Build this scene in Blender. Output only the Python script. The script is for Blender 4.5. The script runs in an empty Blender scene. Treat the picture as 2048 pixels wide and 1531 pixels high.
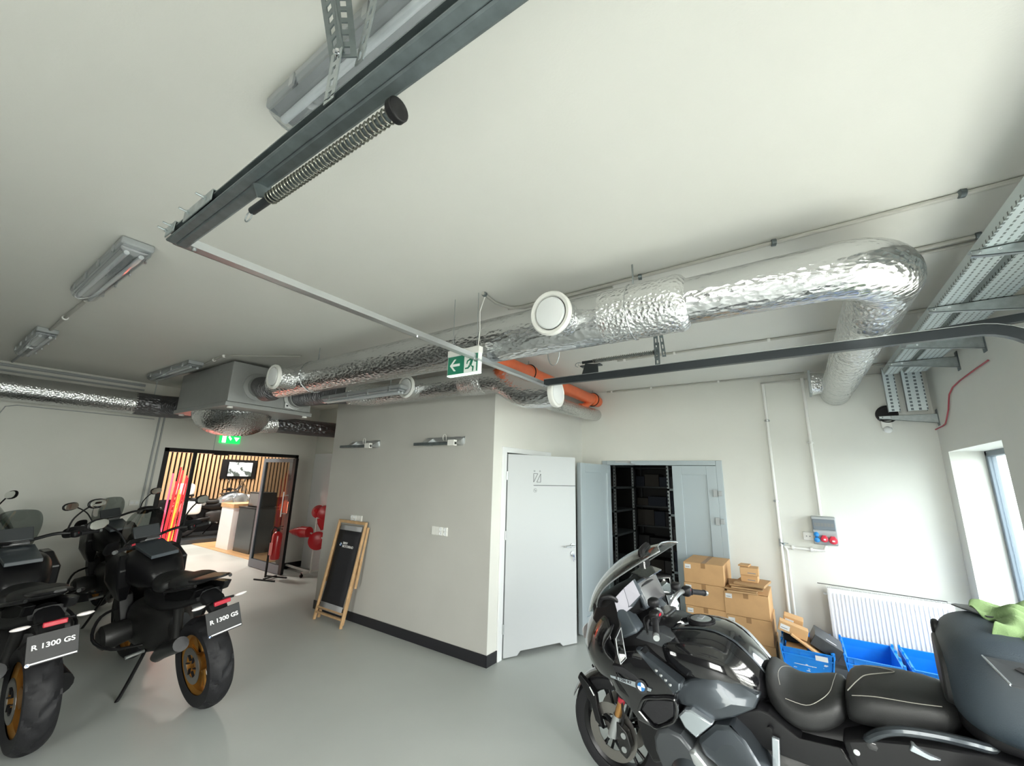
import bpy, bmesh, math, random
from mathutils import Vector, Matrix, Quaternion
random.seed(7)
SC = bpy.context.scene
COL = SC.collection
PI = math.pi

# ---------------------------------------------------------------- materials
def new_mat(name):
    m = bpy.data.materials.new(name); m.use_nodes = True
    nt = m.node_tree; b = nt.nodes['Principled BSDF']
    return m, nt, b

def mat(name, col, rough=0.5, metal=0.0, var=0.0, vscale=8.0, bump=0.0, bscale=60.0, coat=0.0, emit=0.0, alpha=None, ecol=None, spec=None):
    m, nt, b = new_mat(name)
    c = (*col, 1.0)
    b.inputs['Base Color'].default_value = c
    b.inputs['Roughness'].default_value = rough
    b.inputs['Metallic'].default_value = metal
    if spec is not None: b.inputs['Specular IOR Level'].default_value = spec
    if coat: b.inputs['Coat Weight'].default_value = coat; b.inputs['Coat Roughness'].default_value = 0.06
    tc = nt.nodes.new('ShaderNodeTexCoord')
    if var:
        n = nt.nodes.new('ShaderNodeTexNoise'); n.inputs['Scale'].default_value = vscale; n.inputs['Detail'].default_value = 6
        r = nt.nodes.new('ShaderNodeValToRGB')
        r.color_ramp.elements[0].position = 0.3; r.color_ramp.elements[1].position = 0.7
        r.color_ramp.elements[0].color = (*[max(0, x*(1-var)) for x in col], 1)
        r.color_ramp.elements[1].color = (*[min(1, x*(1+var)) for x in col], 1)
        nt.links.new(tc.outputs['Object'], n.inputs['Vector']); nt.links.new(n.outputs['Fac'], r.inputs['Fac'])
        nt.links.new(r.outputs['Color'], b.inputs['Base Color'])
    if bump:
        n = nt.nodes.new('ShaderNodeTexNoise'); n.inputs['Scale'].default_value = bscale; n.inputs['Detail'].default_value = 4
        bp = nt.nodes.new('ShaderNodeBump'); bp.inputs['Strength'].default_value = bump; bp.inputs['Distance'].default_value = 0.01
        nt.links.new(tc.outputs['Object'], n.inputs['Vector']); nt.links.new(n.outputs['Fac'], bp.inputs['Height'])
        nt.links.new(bp.outputs['Normal'], b.inputs['Normal'])
    if emit:
        b.inputs['Emission Color'].default_value = (*(ecol or col), 1); b.inputs['Emission Strength'].default_value = emit
    if alpha is not None: b.inputs['Alpha'].default_value = alpha
    return m

def foil_mat(name, col=(0.64, 0.65, 0.655), rough=0.2, strength=0.27, scale=(14, 30, 30), ring=0.0):
    m, nt, b = new_mat(name)
    b.inputs['Base Color'].default_value = (*col, 1); b.inputs['Metallic'].default_value = 1; b.inputs['Roughness'].default_value = rough
    tc = nt.nodes.new('ShaderNodeTexCoord')
    mp = nt.nodes.new('ShaderNodeMapping'); mp.inputs['Scale'].default_value = scale
    nt.links.new(tc.outputs['Object'], mp.inputs['Vector'])
    n = nt.nodes.new('ShaderNodeTexNoise'); n.inputs['Scale'].default_value = 1.0; n.inputs['Detail'].default_value = 5; n.inputs['Distortion'].default_value = 1.2
    nt.links.new(mp.outputs['Vector'], n.inputs['Vector'])
    v = nt.nodes.new('ShaderNodeTexVoronoi'); v.inputs['Scale'].default_value = 1.7
    nt.links.new(mp.outputs['Vector'], v.inputs['Vector'])
    ad = nt.nodes.new('ShaderNodeMath'); ad.operation = 'ADD'
    nt.links.new(n.outputs['Fac'], ad.inputs[0]); nt.links.new(v.outputs['Distance'], ad.inputs[1])
    bp = nt.nodes.new('ShaderNodeBump'); bp.inputs['Strength'].default_value = strength; bp.inputs['Distance'].default_value = 0.02
    nt.links.new(ad.outputs[0], bp.inputs['Height']); nt.links.new(bp.outputs['Normal'], b.inputs['Normal'])
    return m

def glass_mat(name, col=(0.99, 0.985, 0.97), refl=0.12, tint=0.97, fk=0.6):
    m = bpy.data.materials.new(name); m.use_nodes = True; nt = m.node_tree; nt.nodes.clear()
    o = nt.nodes.new('ShaderNodeOutputMaterial'); mx = nt.nodes.new('ShaderNodeMixShader')
    t = nt.nodes.new('ShaderNodeBsdfTransparent'); t.inputs['Color'].default_value = (*[c*tint for c in col], 1)
    g = nt.nodes.new('ShaderNodeBsdfGlossy'); g.inputs['Roughness'].default_value = 0.04; g.inputs['Color'].default_value = (1, 1, 1, 1)
    f = nt.nodes.new('ShaderNodeFresnel'); f.inputs['IOR'].default_value = 1.45
    a = nt.nodes.new('ShaderNodeMath'); a.operation = 'MULTIPLY_ADD'; a.inputs[1].default_value = fk; a.inputs[2].default_value = refl*0.3
    ge = nt.nodes.new('ShaderNodeNewGeometry'); iv = nt.nodes.new('ShaderNodeMath'); iv.operation = 'SUBTRACT'; iv.inputs[0].default_value = 1.0; nt.links.new(ge.outputs['Backfacing'], iv.inputs[1])
    fr = nt.nodes.new('ShaderNodeMath'); fr.operation = 'MULTIPLY'; nt.links.new(a.outputs[0], fr.inputs[0]); nt.links.new(iv.outputs[0], fr.inputs[1])
    nt.links.new(f.outputs[0], a.inputs[0]); nt.links.new(fr.outputs[0], mx.inputs[0])
    nt.links.new(t.outputs[0], mx.inputs[1]); nt.links.new(g.outputs[0], mx.inputs[2]); nt.links.new(mx.outputs[0], o.inputs[0])
    return m

# ---------------------------------------------------------------- mesh builder
class MB:
    def __init__(s): s.bm = bmesh.new()
    def box(s, x0, y0, z0, x1, y1, z1, M=None):
        vs = [s.bm.verts.new(p) for p in ((x0,y0,z0),(x1,y0,z0),(x1,y1,z0),(x0,y1,z0),(x0,y0,z1),(x1,y0,z1),(x1,y1,z1),(x0,y1,z1))]
        if M is not None:
            for v in vs: v.co = M @ v.co
        for f in ((0,3,2,1),(4,5,6,7),(0,1,5,4),(1,2,6,5),(2,3,7,6),(3,0,4,7)): s.bm.faces.new([vs[i] for i in f])
        return s
    def bar(s, p0, p1, w, h, up=(0,0,1)):
        p0, p1 = Vector(p0), Vector(p1); d = p1-p0; L = d.length; d.normalize()
        u = Vector(up); sd = d.cross(u)
        if sd.length < 1e-4: sd = d.cross(Vector((1,0,0)))
        sd.normalize(); u = sd.cross(d).normalized()
        M = Matrix((( d.x, sd.x, u.x, p0.x),(d.y, sd.y, u.y, p0.y),(d.z, sd.z, u.z, p0.z),(0,0,0,1)))
        return s.box(0, -w/2, -h/2, L, w/2, h/2, M)
    def ring(s, c, ax, r, n, ref=None):
        ax = Vector(ax).normalized()
        a = ref if ref is not None else (Vector((0,0,1)) if abs(ax.z) < 0.9 else Vector((1,0,0)))
        e1 = (a - ax*a.dot(ax)).normalized(); e2 = ax.cross(e1)
        return [s.bm.verts.new(Vector(c) + e1*math.cos(2*PI*i/n)*r + e2*math.sin(2*PI*i/n)*r) for i in range(n)]
    def bridge(s, a, b):
        n = len(a)
        for i in range(n):
            s.bm.faces.new((a[i], a[(i+1) % n], b[(i+1) % n], b[i]))
    def cyl(s, p0, p1, r0, r1=None, n=16, caps=True):
        p0, p1 = Vector(p0), Vector(p1); ax = p1-p0
        a = s.ring(p0, ax, r0, n); b = s.ring(p1, ax, r0 if r1 is None else r1, n)
        s.bridge(a, b)
        if caps: s.bm.faces.new(a[::-1]); s.bm.faces.new(b)
        return s
    def tube(s, pts, r, n=10, caps=True, closed=False):
        P = [Vector(p) for p in pts]; N = len(P); rings = []
        R = r if isinstance(r, (list, tuple)) else [r]*N
        t0 = (P[1]-P[0]).normalized()
        ref = Vector((0,0,1)) if abs(t0.z) < 0.9 else Vector((1,0,0))
        for i in range(N):
            if closed: t = (P[(i+1) % N]-P[i-1]).normalized()
            elif i == 0: t = t0
            elif i == N-1: t = (P[-1]-P[-2]).normalized()
            else: t = ((P[i+1]-P[i]).normalized()+(P[i]-P[i-1]).normalized()).normalized()
            ref = (ref - t*ref.dot(t)).normalized()
            k = 1.0
            rings.append(s.ring(P[i], t, R[i]*k, n, ref))
        for i in range(N-1): s.bridge(rings[i], rings[i+1])
        if closed: s.bridge(rings[-1], rings[0])
        elif caps: s.bm.faces.new(rings[0][::-1]); s.bm.faces.new(rings[-1])
        return s
    def lathe(s, prof, o, ax, n=24, closed=False):
        # prof: (radius, distance along axis)
        ax = Vector(ax).normalized(); o = Vector(o); rings = []
        for r, h in prof:
            rings.append(s.ring(o+ax*h, ax, max(r, 1e-4), n))
        for i in range(len(rings)-1): s.bridge(rings[i], rings[i+1])
        if closed: s.bridge(rings[-1], rings[0])
        else:
            s.bm.faces.new(rings[0][::-1]); s.bm.faces.new(rings[-1])
        return s
    def prism(s, pts, ext):
        e = Vector(ext); a = [s.bm.verts.new(p) for p in pts]; b = [s.bm.verts.new(Vector(p)+e) for p in pts]
        s.bm.faces.new(a[::-1]); s.bm.faces.new(b); s.bridge(a, b); return s
    def grid(s, rows, closed=False, cap=False):
        R = [[s.bm.verts.new(p) for p in r] for r in rows]
        for i in range(len(R)-1):
            n = len(R[i])
            for j in range(n if closed else n-1):
                s.bm.faces.new((R[i][j], R[i][(j+1) % n], R[i+1][(j+1) % n], R[i+1][j]))
        if cap: s.bm.faces.new(R[0][::-1]); s.bm.faces.new(R[-1])
        return s
    def ell(s, c, r, n=16, m=10, p=1.0, M=None):
        c = Vector(c); rows = []
        sg = lambda v, e: math.copysign(abs(v)**e, v)
        for i in range(1, m):
            t = PI*i/m; row = []
            for j in range(n):
                f = 2*PI*j/n
                v = Vector((sg(math.sin(t), p)*sg(math.cos(f), p)*r[0], sg(math.sin(t), p)*sg(math.sin(f), p)*r[1], -sg(math.cos(t), p)*r[2]))
                if M is not None: v = M @ v
                row.append(c+v)
            rows.append(row)
        return s.grid(rows, closed=True, cap=True)
    def loft(s, st, n=20, axis='x'):
        # st: (pos, zc, half width, half height, squareness[, yc]) rings across the axis
        rows = []
        for q in st:
            x, zc, hw, hh, e = q[:5]; yc = q[5] if len(q) > 5 else 0
            row = []
            for j in range(n):
                f = 2*PI*j/n; c, d = math.cos(f), math.sin(f)
                y = math.copysign(abs(c)**e, c)*hw+yc; z = math.copysign(abs(d)**e, d)*hh+zc
                row.append((x, y, z) if axis == 'x' else (y, x, z))
            rows.append(row)
        return s.grid(rows, closed=True, cap=True)
    def build(s, name, m, parent=None, smooth=35, bevel=0, sub=0, solid=0, loc=None, seg=2):
        bm = s.bm
        bmesh.ops.recalc_face_normals(bm, faces=bm.faces)
        me = bpy.data.meshes.new(name)
        if smooth:
            for f in bm.faces: f.smooth = True
            if not sub:
                for e in bm.edges:
                    if len(e.link_faces) == 2:
                        try:
                            if e.calc_face_angle() > math.radians(smooth): e.smooth = False
                        except Exception: pass
        bm.to_mesh(me); bm.free()
        o = bpy.data.objects.new(name, me); COL.objects.link(o)
        if m is not None: me.materials.append(m)
        if parent is not None: o.parent = parent
        if loc is not None: o.location = loc
        if solid:
            md = o.modifiers.new('solid', 'SOLIDIFY'); md.thickness = solid; md.offset = 0
        if bevel:
            md = o.modifiers.new('bevel', 'BEVEL'); md.width = bevel; md.segments = seg; md.limit_method = 'ANGLE'; md.angle_limit = math.radians(40)
        if sub:
            md = o.modifiers.new('sub', 'SUBSURF'); md.levels = sub; md.render_levels = sub
        return o

def thing(name, label, cat, loc=(0,0,0), rotz=0.0, group=None):
    o = bpy.data.objects.new(name, None); COL.objects.link(o)
    o.location = loc; o.rotation_euler = (0,0,rotz); o.empty_display_size = 0.1
    o['label'] = label; o['category'] = cat
    if group: o['group'] = group
    return o
def tag(o, label, cat, group=None):
    o['label'] = label; o['category'] = cat
    if group: o['group'] = group
    return o
def struct(o): o['kind'] = 'structure'; return o
def dup(root, label, loc=None, rot=None, group=None):
    r = root.copy(); COL.objects.link(r)
    if loc is not None: r.location = loc
    if rot is not None: r.rotation_euler = rot
    r['label'] = label
    if group: r['group'] = group
    for ch in list(root.children):
        c = ch.copy(); COL.objects.link(c); c.parent = r
        for g in list(ch.children):
            d = g.copy(); COL.objects.link(d); d.parent = c
    return r
def text(name, body, size, m, parent, M, depth=0.0008, align='CENTER', sx=1.0):
    cu = bpy.data.curves.new('txt', 'FONT'); cu.body = body; cu.size = size; cu.extrude = depth
    cu.align_x = align; cu.align_y = 'CENTER'; cu.offset = size*0.022
    t = bpy.data.objects.new('txt', cu); COL.objects.link(t)
    dg = bpy.context.evaluated_depsgraph_get(); dg.update()
    me = bpy.data.meshes.new_from_object(t.evaluated_get(dg)); bpy.data.objects.remove(t)
    me.transform(M @ Matrix.Diagonal((sx, 1, 1, 1)))
    me.materials.clear(); me.materials.append(m)
    o = bpy.data.objects.new(name, me); COL.objects.link(o); o.parent = parent
    return o
def frameM(o, ex, ey):
    ex = Vector(ex).normalized(); ey = Vector(ey); ey = (ey-ex*ey.dot(ex)).normalized(); ez = ex.cross(ey)
    return Matrix(((ex.x,ey.x,ez.x,o[0]),(ex.y,ey.y,ez.y,o[1]),(ex.z,ey.z,ez.z,o[2]),(0,0,0,1)))
def arc(c, e1, e2, r, a0, a1, n):
    c, e1, e2 = Vector(c), Vector(e1), Vector(e2)
    return [c + e1*r*math.cos(a0+(a1-a0)*i/n) + e2*r*math.sin(a0+(a1-a0)*i/n) for i in range(n+1)]
def roundel(parent, M, r, name='roundel'):
    # ring with blue and white quarters
    b = MB(); b.cyl((0,0,-0.0015), (0,0,0.0015), r, n=28)
    for v in b.bm.verts: v.co = M @ v.co
    o = b.build(name, MAT['emblem_rim'], parent)
    for k in range(4):
        q = MB(); pts = [(0,0,0.002)] + [(math.cos(PI/2*k+PI/2*i/6)*r*0.62, math.sin(PI/2*k+PI/2*i/6)*r*0.62, 0.002) for i in range(7)]
        q.prism(pts, (0,0,0.001))
        for v in q.bm.verts: v.co = M @ v.co
        q.build('emblem_quarter', MAT['emblem_white'] if k % 2 == 0 else MAT['emblem_blue'], o, smooth=0)
    return o

MAT = {}
MAT['wall'] = mat('wall_paint', (0.71, 0.71, 0.665), 0.75, var=0.03, vscale=1.5, bump=0.08, bscale=180)
MAT['ceiling'] = mat('ceiling_paint', (0.70, 0.695, 0.655), 0.85, var=0.02, vscale=1.2, bump=0.05, bscale=120)
MAT['grey_wall'] = mat('grey_wall_paint', (0.50, 0.495, 0.465), 0.7, var=0.03, vscale=2, bump=0.06, bscale=150)
MAT['floor'] = mat('epoxy_floor', (0.46, 0.49, 0.47), 0.42, var=0.04, vscale=1.3, bump=0.02, bscale=25)
MAT['black_trim'] = mat('black_skirting', (0.018, 0.018, 0.022), 0.3)
MAT['white_gloss'] = mat('white_lacquer', (0.80, 0.82, 0.83), 0.28)
MAT['door_white'] = mat('white_door_laminate', (0.50, 0.52, 0.53), 0.4)
MAT['conduit_grey'] = mat('grey_white_conduit', (0.46, 0.455, 0.42), 0.5)
MAT['white_plastic'] = mat('white_plastic', (0.78, 0.78, 0.75), 0.4)
MAT['grey_plastic'] = mat('grey_plastic', (0.16, 0.17, 0.175), 0.45)
MAT['mid_grey_plastic'] = mat('mid_grey_plastic', (0.36, 0.38, 0.39), 0.4)
MAT['door_blue'] = mat('blue_grey_door_paint', (0.40, 0.46, 0.49), 0.35)
MAT['frame_grey'] = mat('anthracite_frame', (0.12, 0.15, 0.18), 0.4)
MAT['black'] = mat('black_plastic', (0.007, 0.007, 0.008), 0.45, spec=0.3, bump=0.05, bscale=300)
MAT['rubber'] = mat('black_rubber', (0.012, 0.012, 0.014), 0.6, spec=0.35, bump=0.08, bscale=120)
MAT['gloss_black'] = mat('gloss_black_paint', (0.006, 0.006, 0.007), 0.12, coat=1.0)
MAT['satin_black'] = mat('satin_black_paint', (0.008, 0.008, 0.009), 0.33, spec=0.35)
MAT['dark_grey'] = mat('dark_grey_paint', (0.05, 0.055, 0.06), 0.35, metal=0.3)
MAT['graphite'] = mat('graphite_metallic', (0.045, 0.054, 0.063), 0.34, metal=0.6, coat=0.4)
MAT['silver'] = mat('silver_metallic', (0.48, 0.53, 0.57), 0.25, metal=0.8, coat=0.4)
MAT['zinc'] = mat('galvanised_steel', (0.42, 0.46, 0.47), 0.38, metal=0.85, var=0.12, vscale=30, bump=0.04, bscale=90)
MAT['zinc_dark'] = mat('dull_galvanised_steel', (0.17, 0.20, 0.21), 0.42, metal=0.7, var=0.15, vscale=22)
MAT['zinc_light'] = mat('bright_galvanised_tray', (0.62, 0.68, 0.70), 0.4, metal=0.6, var=0.08, vscale=25)
MAT['track_black'] = mat('blackened_track_steel', (0.045, 0.052, 0.058), 0.35, metal=0.6)
MAT['spring'] = mat('oiled_spring_steel', (0.20, 0.20, 0.17), 0.3, metal=0.9)
MAT['chrome'] = mat('chrome', (0.75, 0.76, 0.78), 0.12, metal=1)
MAT['alu'] = mat('brushed_aluminium', (0.55, 0.57, 0.58), 0.35, metal=0.9)
MAT['foil'] = foil_mat('aluminium_foil_wrap')
MAT['foil_leg'] = foil_mat('aluminium_foil_wrap_folds', (0.66, 0.67, 0.67), 0.27, 0.5, (26, 12, 26))
MAT['foil_rough'] = foil_mat('aluminium_foil_tape', (0.80, 0.81, 0.81), 0.25, 0.45, (30, 30, 30))
MAT['flex'] = foil_mat('dark_flexible_duct', (0.16, 0.16, 0.17), 0.35, 0.8, (60, 10, 10))
MAT['orange'] = mat('orange_drain_pipe', (0.78, 0.16, 0.055), 0.38, var=0.06, vscale=10)
MAT['red'] = mat('red_plastic', (0.55, 0.012, 0.02), 0.3)
MAT['fire_red'] = mat('red_painted_steel', (0.42, 0.012, 0.014), 0.28, coat=0.4)
MAT['socket_red'] = mat('socket_red', (0.62, 0.03, 0.06), 0.35)
MAT['socket_blue'] = mat('socket_blue', (0.02, 0.24, 0.62), 0.35)
MAT['crate_blue'] = mat('blue_crate_plastic', (0.004, 0.24, 0.78), 0.4, var=0.08, vscale=12)
MAT['crate_scuff'] = mat('white_scuff', (0.70, 0.76, 0.80), 0.6)
MAT['card'] = mat('brown_cardboard', (0.60, 0.36, 0.17), 0.8, var=0.05, vscale=9, bump=0.04, bscale=90)
MAT['card_side'] = mat('brown_cardboard_darker', (0.44, 0.27, 0.13), 0.82, var=0.05, vscale=9)
MAT['tape'] = mat('brown_tape', (0.36, 0.20, 0.085), 0.4)
MAT['paper'] = mat('white_label', (0.78, 0.79, 0.80), 0.6)
MAT['ink'] = mat('print_ink', (0.02, 0.02, 0.025), 0.6)
MAT['ink_grey'] = mat('grey_print', (0.22, 0.22, 0.24), 0.5)
MAT['wood'] = mat('pale_beech_wood', (0.55, 0.35, 0.18), 0.5, var=0.12, vscale=14)
MAT['canvas'] = mat('black_canvas', (0.016, 0.016, 0.02), 0.85, bump=0.1, bscale=400)
MAT['canvas_grey'] = mat('grey_canvas_band', (0.36, 0.36, 0.37), 0.85)
MAT['white_print'] = mat('white_print', (0.80, 0.80, 0.80), 0.5)
MAT['exit_green'] = mat('exit_sign_green', (0.015, 0.20, 0.12), 0.3)
MAT['exit_white'] = mat('exit_sign_white', (0.80, 0.84, 0.82), 0.3)
MAT['exit_lit_green'] = mat('lit_green', (0.01, 0.5, 0.10), 0.4, emit=0.7)
MAT['exit_lit_white'] = mat('lit_white', (0.8, 1.0, 0.85), 0.4, emit=0.8)
MAT['glass'] = glass_mat('clear_glass')
MAT['window_glass'] = glass_mat('window_glass_tinted', (0.90, 0.94, 0.96), 0.12, 0.80)
MAT['smoke_glass'] = glass_mat('smoked_screen', (0.62, 0.65, 0.64), 0.5, 1.0, 1.2)
MAT['door_glass'] = glass_mat('tinted_door_glass', (0.50, 0.51, 0.51), 0.02, 0.97, 0.12)
MAT['clear_plastic'] = glass_mat('clear_diffuser', (0.80, 0.82, 0.84), 0.35)
MAT['frost'] = mat('frosted_diffuser', (0.62, 0.64, 0.64), 0.22, alpha=0.75, coat=0.5)
MAT['mirror'] = mat('mirror_glass', (0.8, 0.82, 0.8), 0.03, metal=1)
MAT['reflector'] = mat('white_reflector', (0.62, 0.63, 0.64), 0.25, metal=0.4)
MAT['seat'] = mat('black_seat_vinyl', (0.014, 0.0145, 0.015), 0.5, bump=0.12, bscale=350)
MAT['seat_grey'] = mat('grey_seat_vinyl', (0.06, 0.065, 0.07), 0.48, bump=0.12, bscale=350)
MAT['stitch'] = mat('grey_stitching', (0.30, 0.29, 0.26), 0.6)
MAT['case'] = mat('textured_case_plastic', (0.028, 0.040, 0.052), 0.5, bump=0.15, bscale=260)
MAT['cloth_green'] = mat('green_cloth', (0.15, 0.235, 0.10), 0.9, bump=0.3, bscale=260, var=0.1, vscale=12)
MAT['gold'] = mat('gold_anodised', (0.62, 0.33, 0.12), 0.28, metal=0.9)
MAT['bronze'] = mat('gold_wheel_paint', (0.45, 0.22, 0.05), 0.35, metal=0.7)
MAT['iron'] = mat('engine_casting', (0.045, 0.045, 0.045), 0.42, metal=0.7, bump=0.1, bscale=90)
MAT['disc'] = mat('brake_disc_steel', (0.34, 0.32, 0.30), 0.32, metal=0.95)
MAT['lamp_red'] = mat('red_lamp_lens', (0.45, 0.02, 0.04), 0.2, coat=0.5)
MAT['lamp_clear'] = mat('clear_indicator_lens', (0.72, 0.68, 0.68), 0.15, coat=0.5)
MAT['screen'] = mat('dark_display', (0.10, 0.10, 0.105), 0.10, coat=1.0)
MAT['display_grey'] = mat('grey_display_film', (0.42, 0.41, 0.47), 0.3)
MAT['screen_pod'] = mat('bluish_black_pod', (0.045, 0.055, 0.065), 0.3)
MAT['plate_black'] = mat('number_plate_black', (0.012, 0.012, 0.013), 0.5)
MAT['emblem_rim'] = mat('emblem_rim_black', (0.02, 0.02, 0.025), 0.2, coat=1)
MAT['emblem_white'] = mat('emblem_silver', (0.75, 0.77, 0.80), 0.25)
MAT['emblem_blue'] = mat('emblem_blue', (0.03, 0.16, 0.42), 0.25)
MAT['red_cable'] = mat('red_cable', (0.38, 0.05, 0.07), 0.5)
MAT['black_hole'] = mat('black_pipe_sleeve', (0.006, 0.006, 0.007), 0.6)
MAT['unit_grey'] = mat('ventilation_unit_sheet', (0.34, 0.35, 0.345), 0.4, metal=0.25, var=0.03)
MAT['radiator'] = mat('radiator_enamel', (0.82, 0.82, 0.82), 0.3)
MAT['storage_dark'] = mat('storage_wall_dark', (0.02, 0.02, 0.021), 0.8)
MAT['asphalt'] = mat('outside_paving', (0.20, 0.21, 0.19), 0.9, var=0.1, vscale=3)

def slotted_mat(name, col, hole, sx, sz, axis='Z', fx=0.5, fz=0.45, rough=0.4, metal=0.6, axis2='X'):
    # rows of punched slots: periodic in object space along two axes
    m, nt, b = new_mat(name)
    b.inputs['Roughness'].default_value = rough; b.inputs['Metallic'].default_value = metal
    tc = nt.nodes.new('ShaderNodeTexCoord'); sp = nt.nodes.new('ShaderNodeSeparateXYZ'); nt.links.new(tc.outputs['Object'], sp.inputs[0])
    def per(out, s, f):
        a = nt.nodes.new('ShaderNodeMath'); a.operation = 'MULTIPLY'; a.inputs[1].default_value = 1.0/s; nt.links.new(out, a.inputs[0])
        c = nt.nodes.new('ShaderNodeMath'); c.operation = 'FRACT'; nt.links.new(a.outputs[0], c.inputs[0])
        d = nt.nodes.new('ShaderNodeMath'); d.operation = 'LESS_THAN'; d.inputs[1].default_value = f; nt.links.new(c.outputs[0], d.inputs[0]); return d
    A = per(sp.outputs[axis], sz, fz)
    mx = nt.nodes.new('ShaderNodeMix'); mx.data_type = 'RGBA'; mx.inputs[6].default_value = (*col, 1); mx.inputs[7].default_value = (*hole, 1)
    if sx:
        B = per(sp.outputs[axis2], sx, fx); k = nt.nodes.new('ShaderNodeMath'); k.operation = 'MULTIPLY'
        nt.links.new(A.outputs[0], k.inputs[0]); nt.links.new(B.outputs[0], k.inputs[1]); nt.links.new(k.outputs[0], mx.inputs[0])
    else: nt.links.new(A.outputs[0], mx.inputs[0])
    nt.links.new(mx.outputs[2], b.inputs['Base Color']); return m
MAT['slotted'] = slotted_mat('slotted_rack_upright', (0.30,0.33,0.34), (0.03,0.03,0.03), 0.03, 0.05)
# ---------------------------------------------------------------- room shell
H = 3.07; XE = -8.2; XR = 1.22; YF = 5.82; XB = -2.657; YB = 3.57; YN = -2.6
def boxes(name, m, lst, parent=None, bevel=0):
    b = MB()
    for q in lst: b.box(*q)
    o = b.build(name, m, parent, smooth=0, bevel=bevel)
    if parent is None: struct(o)
    return o
boxes('floor', MAT['floor'], [(-15.4, YN-0.2, -0.2, XR+0.35, 9.2, 0)])
boxes('ceiling', MAT['ceiling'], [(XE-0.15, YN-0.2, H, XR+0.35, YF+0.15, H+0.2)])
# far wall with the storage doorway
DX0, DX1, DH = -2.33, -0.76, 2.05
boxes('wall_far', MAT['wall'], [(-5.60, YF, 0, DX0, YF+0.15, H), (DX1, YF, 0, XR+0.35, YF+0.15, H), (DX0, YF, DH, DX1, YF+0.15, H)])
# right wall: window near the corner, glazed sectional door further forward
WY0, WY1, WZ0, WZ1 = 4.33, 5.60, 0.45, 2.12
GY0, GY1, GZ1 = 0.35, 3.15, 2.5
T = XR+0.35
boxes('wall_right', MAT['wall'], [(XR, WY1, 0, T, YF, H), (XR, WY0, 0, T, WY1, WZ0), (XR, WY0, WZ1, T, WY1, H),
     (XR, GY1, 0, T, WY0, H), (XR, GY0, GZ1, T, GY1, H), (XR, YN, 0, T, GY0, H)])
boxes('wall_near', mat('dark_rear_wall', (0.16,0.16,0.16), 0.6), [(XE-0.15, YN-0.2, 0, -1.3, YN, H), (0.6, YN-0.2, 0, T, YN, H), (-1.3, YN-0.2, 0, 0.6, YN, 0.5), (-1.3, YN-0.2, 2.5, 0.6, YN, H)])
w3 = boxes('added_near_window', MAT['frame_grey'], [(-1.3+k*0.95-0.03, YN-0.12, 0.5, -1.3+k*0.95+0.03, YN-0.06, 2.5) for k in range(3)]+[(-1.3, YN-0.12, 0.5, 0.6, YN-0.06, 0.56), (-1.3, YN-0.12, 2.44, 0.6, YN-0.06, 2.5)])  # unseen window, added behind the camera to brighten ceiling and room
boxes('pane', MAT['glass'], [(-1.3, YN-0.10, 0.5, 0.6, YN-0.09, 2.5)], w3)
# end wall with the glazed showroom doorway
SY0, SY1, SH = 2.42, 4.45, 2.05
boxes('wall_left', MAT['wall'], [(XE-0.15, YN, 0, XE, SY0, H), (XE-0.15, SY1, 0, XE, 4.85, H), (XE-0.15, SY0, SH, XE, SY1, H)])
# return wall behind the corner, without a window
boxes('wall_passage', MAT['wall'], [(XE-0.15, 4.85, 0, -5.58, 5.0, H)])
boxes('daylight_strip_board', MAT['white_gloss'], [(-8.10, 4.80, 0, -7.35, 4.85, 2.15)])  # added white board; its pale colour stands in for a strip of daylight
# toilet block
OY0, OY1, OH = 3.80, 4.74, 2.05
boxes('wall_block_front', MAT['grey_wall'], [(-5.58, YB, 0, XB-0.0, YB+0.12, H)])
boxes('wall_block_side', MAT['wall'], [(XB-0.12, YB+0.001, 0, XB+0.001, OY0, H), (XB-0.12, OY1, 0, XB+0.001, YF, H), (XB-0.12, OY0, OH, XB+0.001, OY1, H)])
boxes('wall_block_left', MAT['grey_wall'], [(-5.581, YB+0.12, 0, -5.46, YF, H)])
boxes('wall_block_inside', MAT['wall'], [(-4.4, YB+0.12, 0, -4.3, YF, H)])
boxes('baseboard_block_front', MAT['black_trim'], [(-5.59, YB-0.012, 0, XB+0.012, YB, 0.105)], bevel=0.003)
boxes('baseboard_block_side', MAT['black_trim'], [(XB+0.001, YB-0.012, 0, XB+0.013, OY0-0.07, 0.105)], bevel=0.003)
boxes('baseboard_passage', MAT['black_trim'], [(XE, 4.838, 0, -5.6, 4.85, 0.1)])
boxes('baseboard_left', MAT['black_trim'], [(XE, SY1+0.05, 0, XE+0.012, 4.84, 0.1), (XE, YN, 0, XE+0.012, SY0-0.05, 0.1)])
boxes('baseboard_far', MAT['white_plastic'], [(DX1+0.03, YF-0.01, 0, XR, YF, 0.07)])

# window_1 in the right wall
w = boxes('window_1', MAT['frame_grey'], [(T-0.12, WY1-0.05, WZ0, T-0.06, WY1, WZ1), (T-0.12, WY0, WZ0, T-0.06, WY0+0.05, WZ1),
      (T-0.12, WY0, WZ1-0.05, T-0.06, WY1, WZ1), (T-0.12, WY0, WZ0, T-0.06, WY1, WZ0+0.05), (T-0.12, 4.93, WZ0, T-0.06, 4.98, WZ1)], bevel=0.006)
boxes('pane', MAT['window_glass'], [(T-0.10, WY0+0.05, WZ0+0.05, T-0.09, WY1-0.05, WZ1-0.05)], w)
boxes('window_sill', MAT['white_plastic'], [(XR-0.02, WY0, WZ0, T-0.12, WY1, WZ0+0.02)], w)

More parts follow.
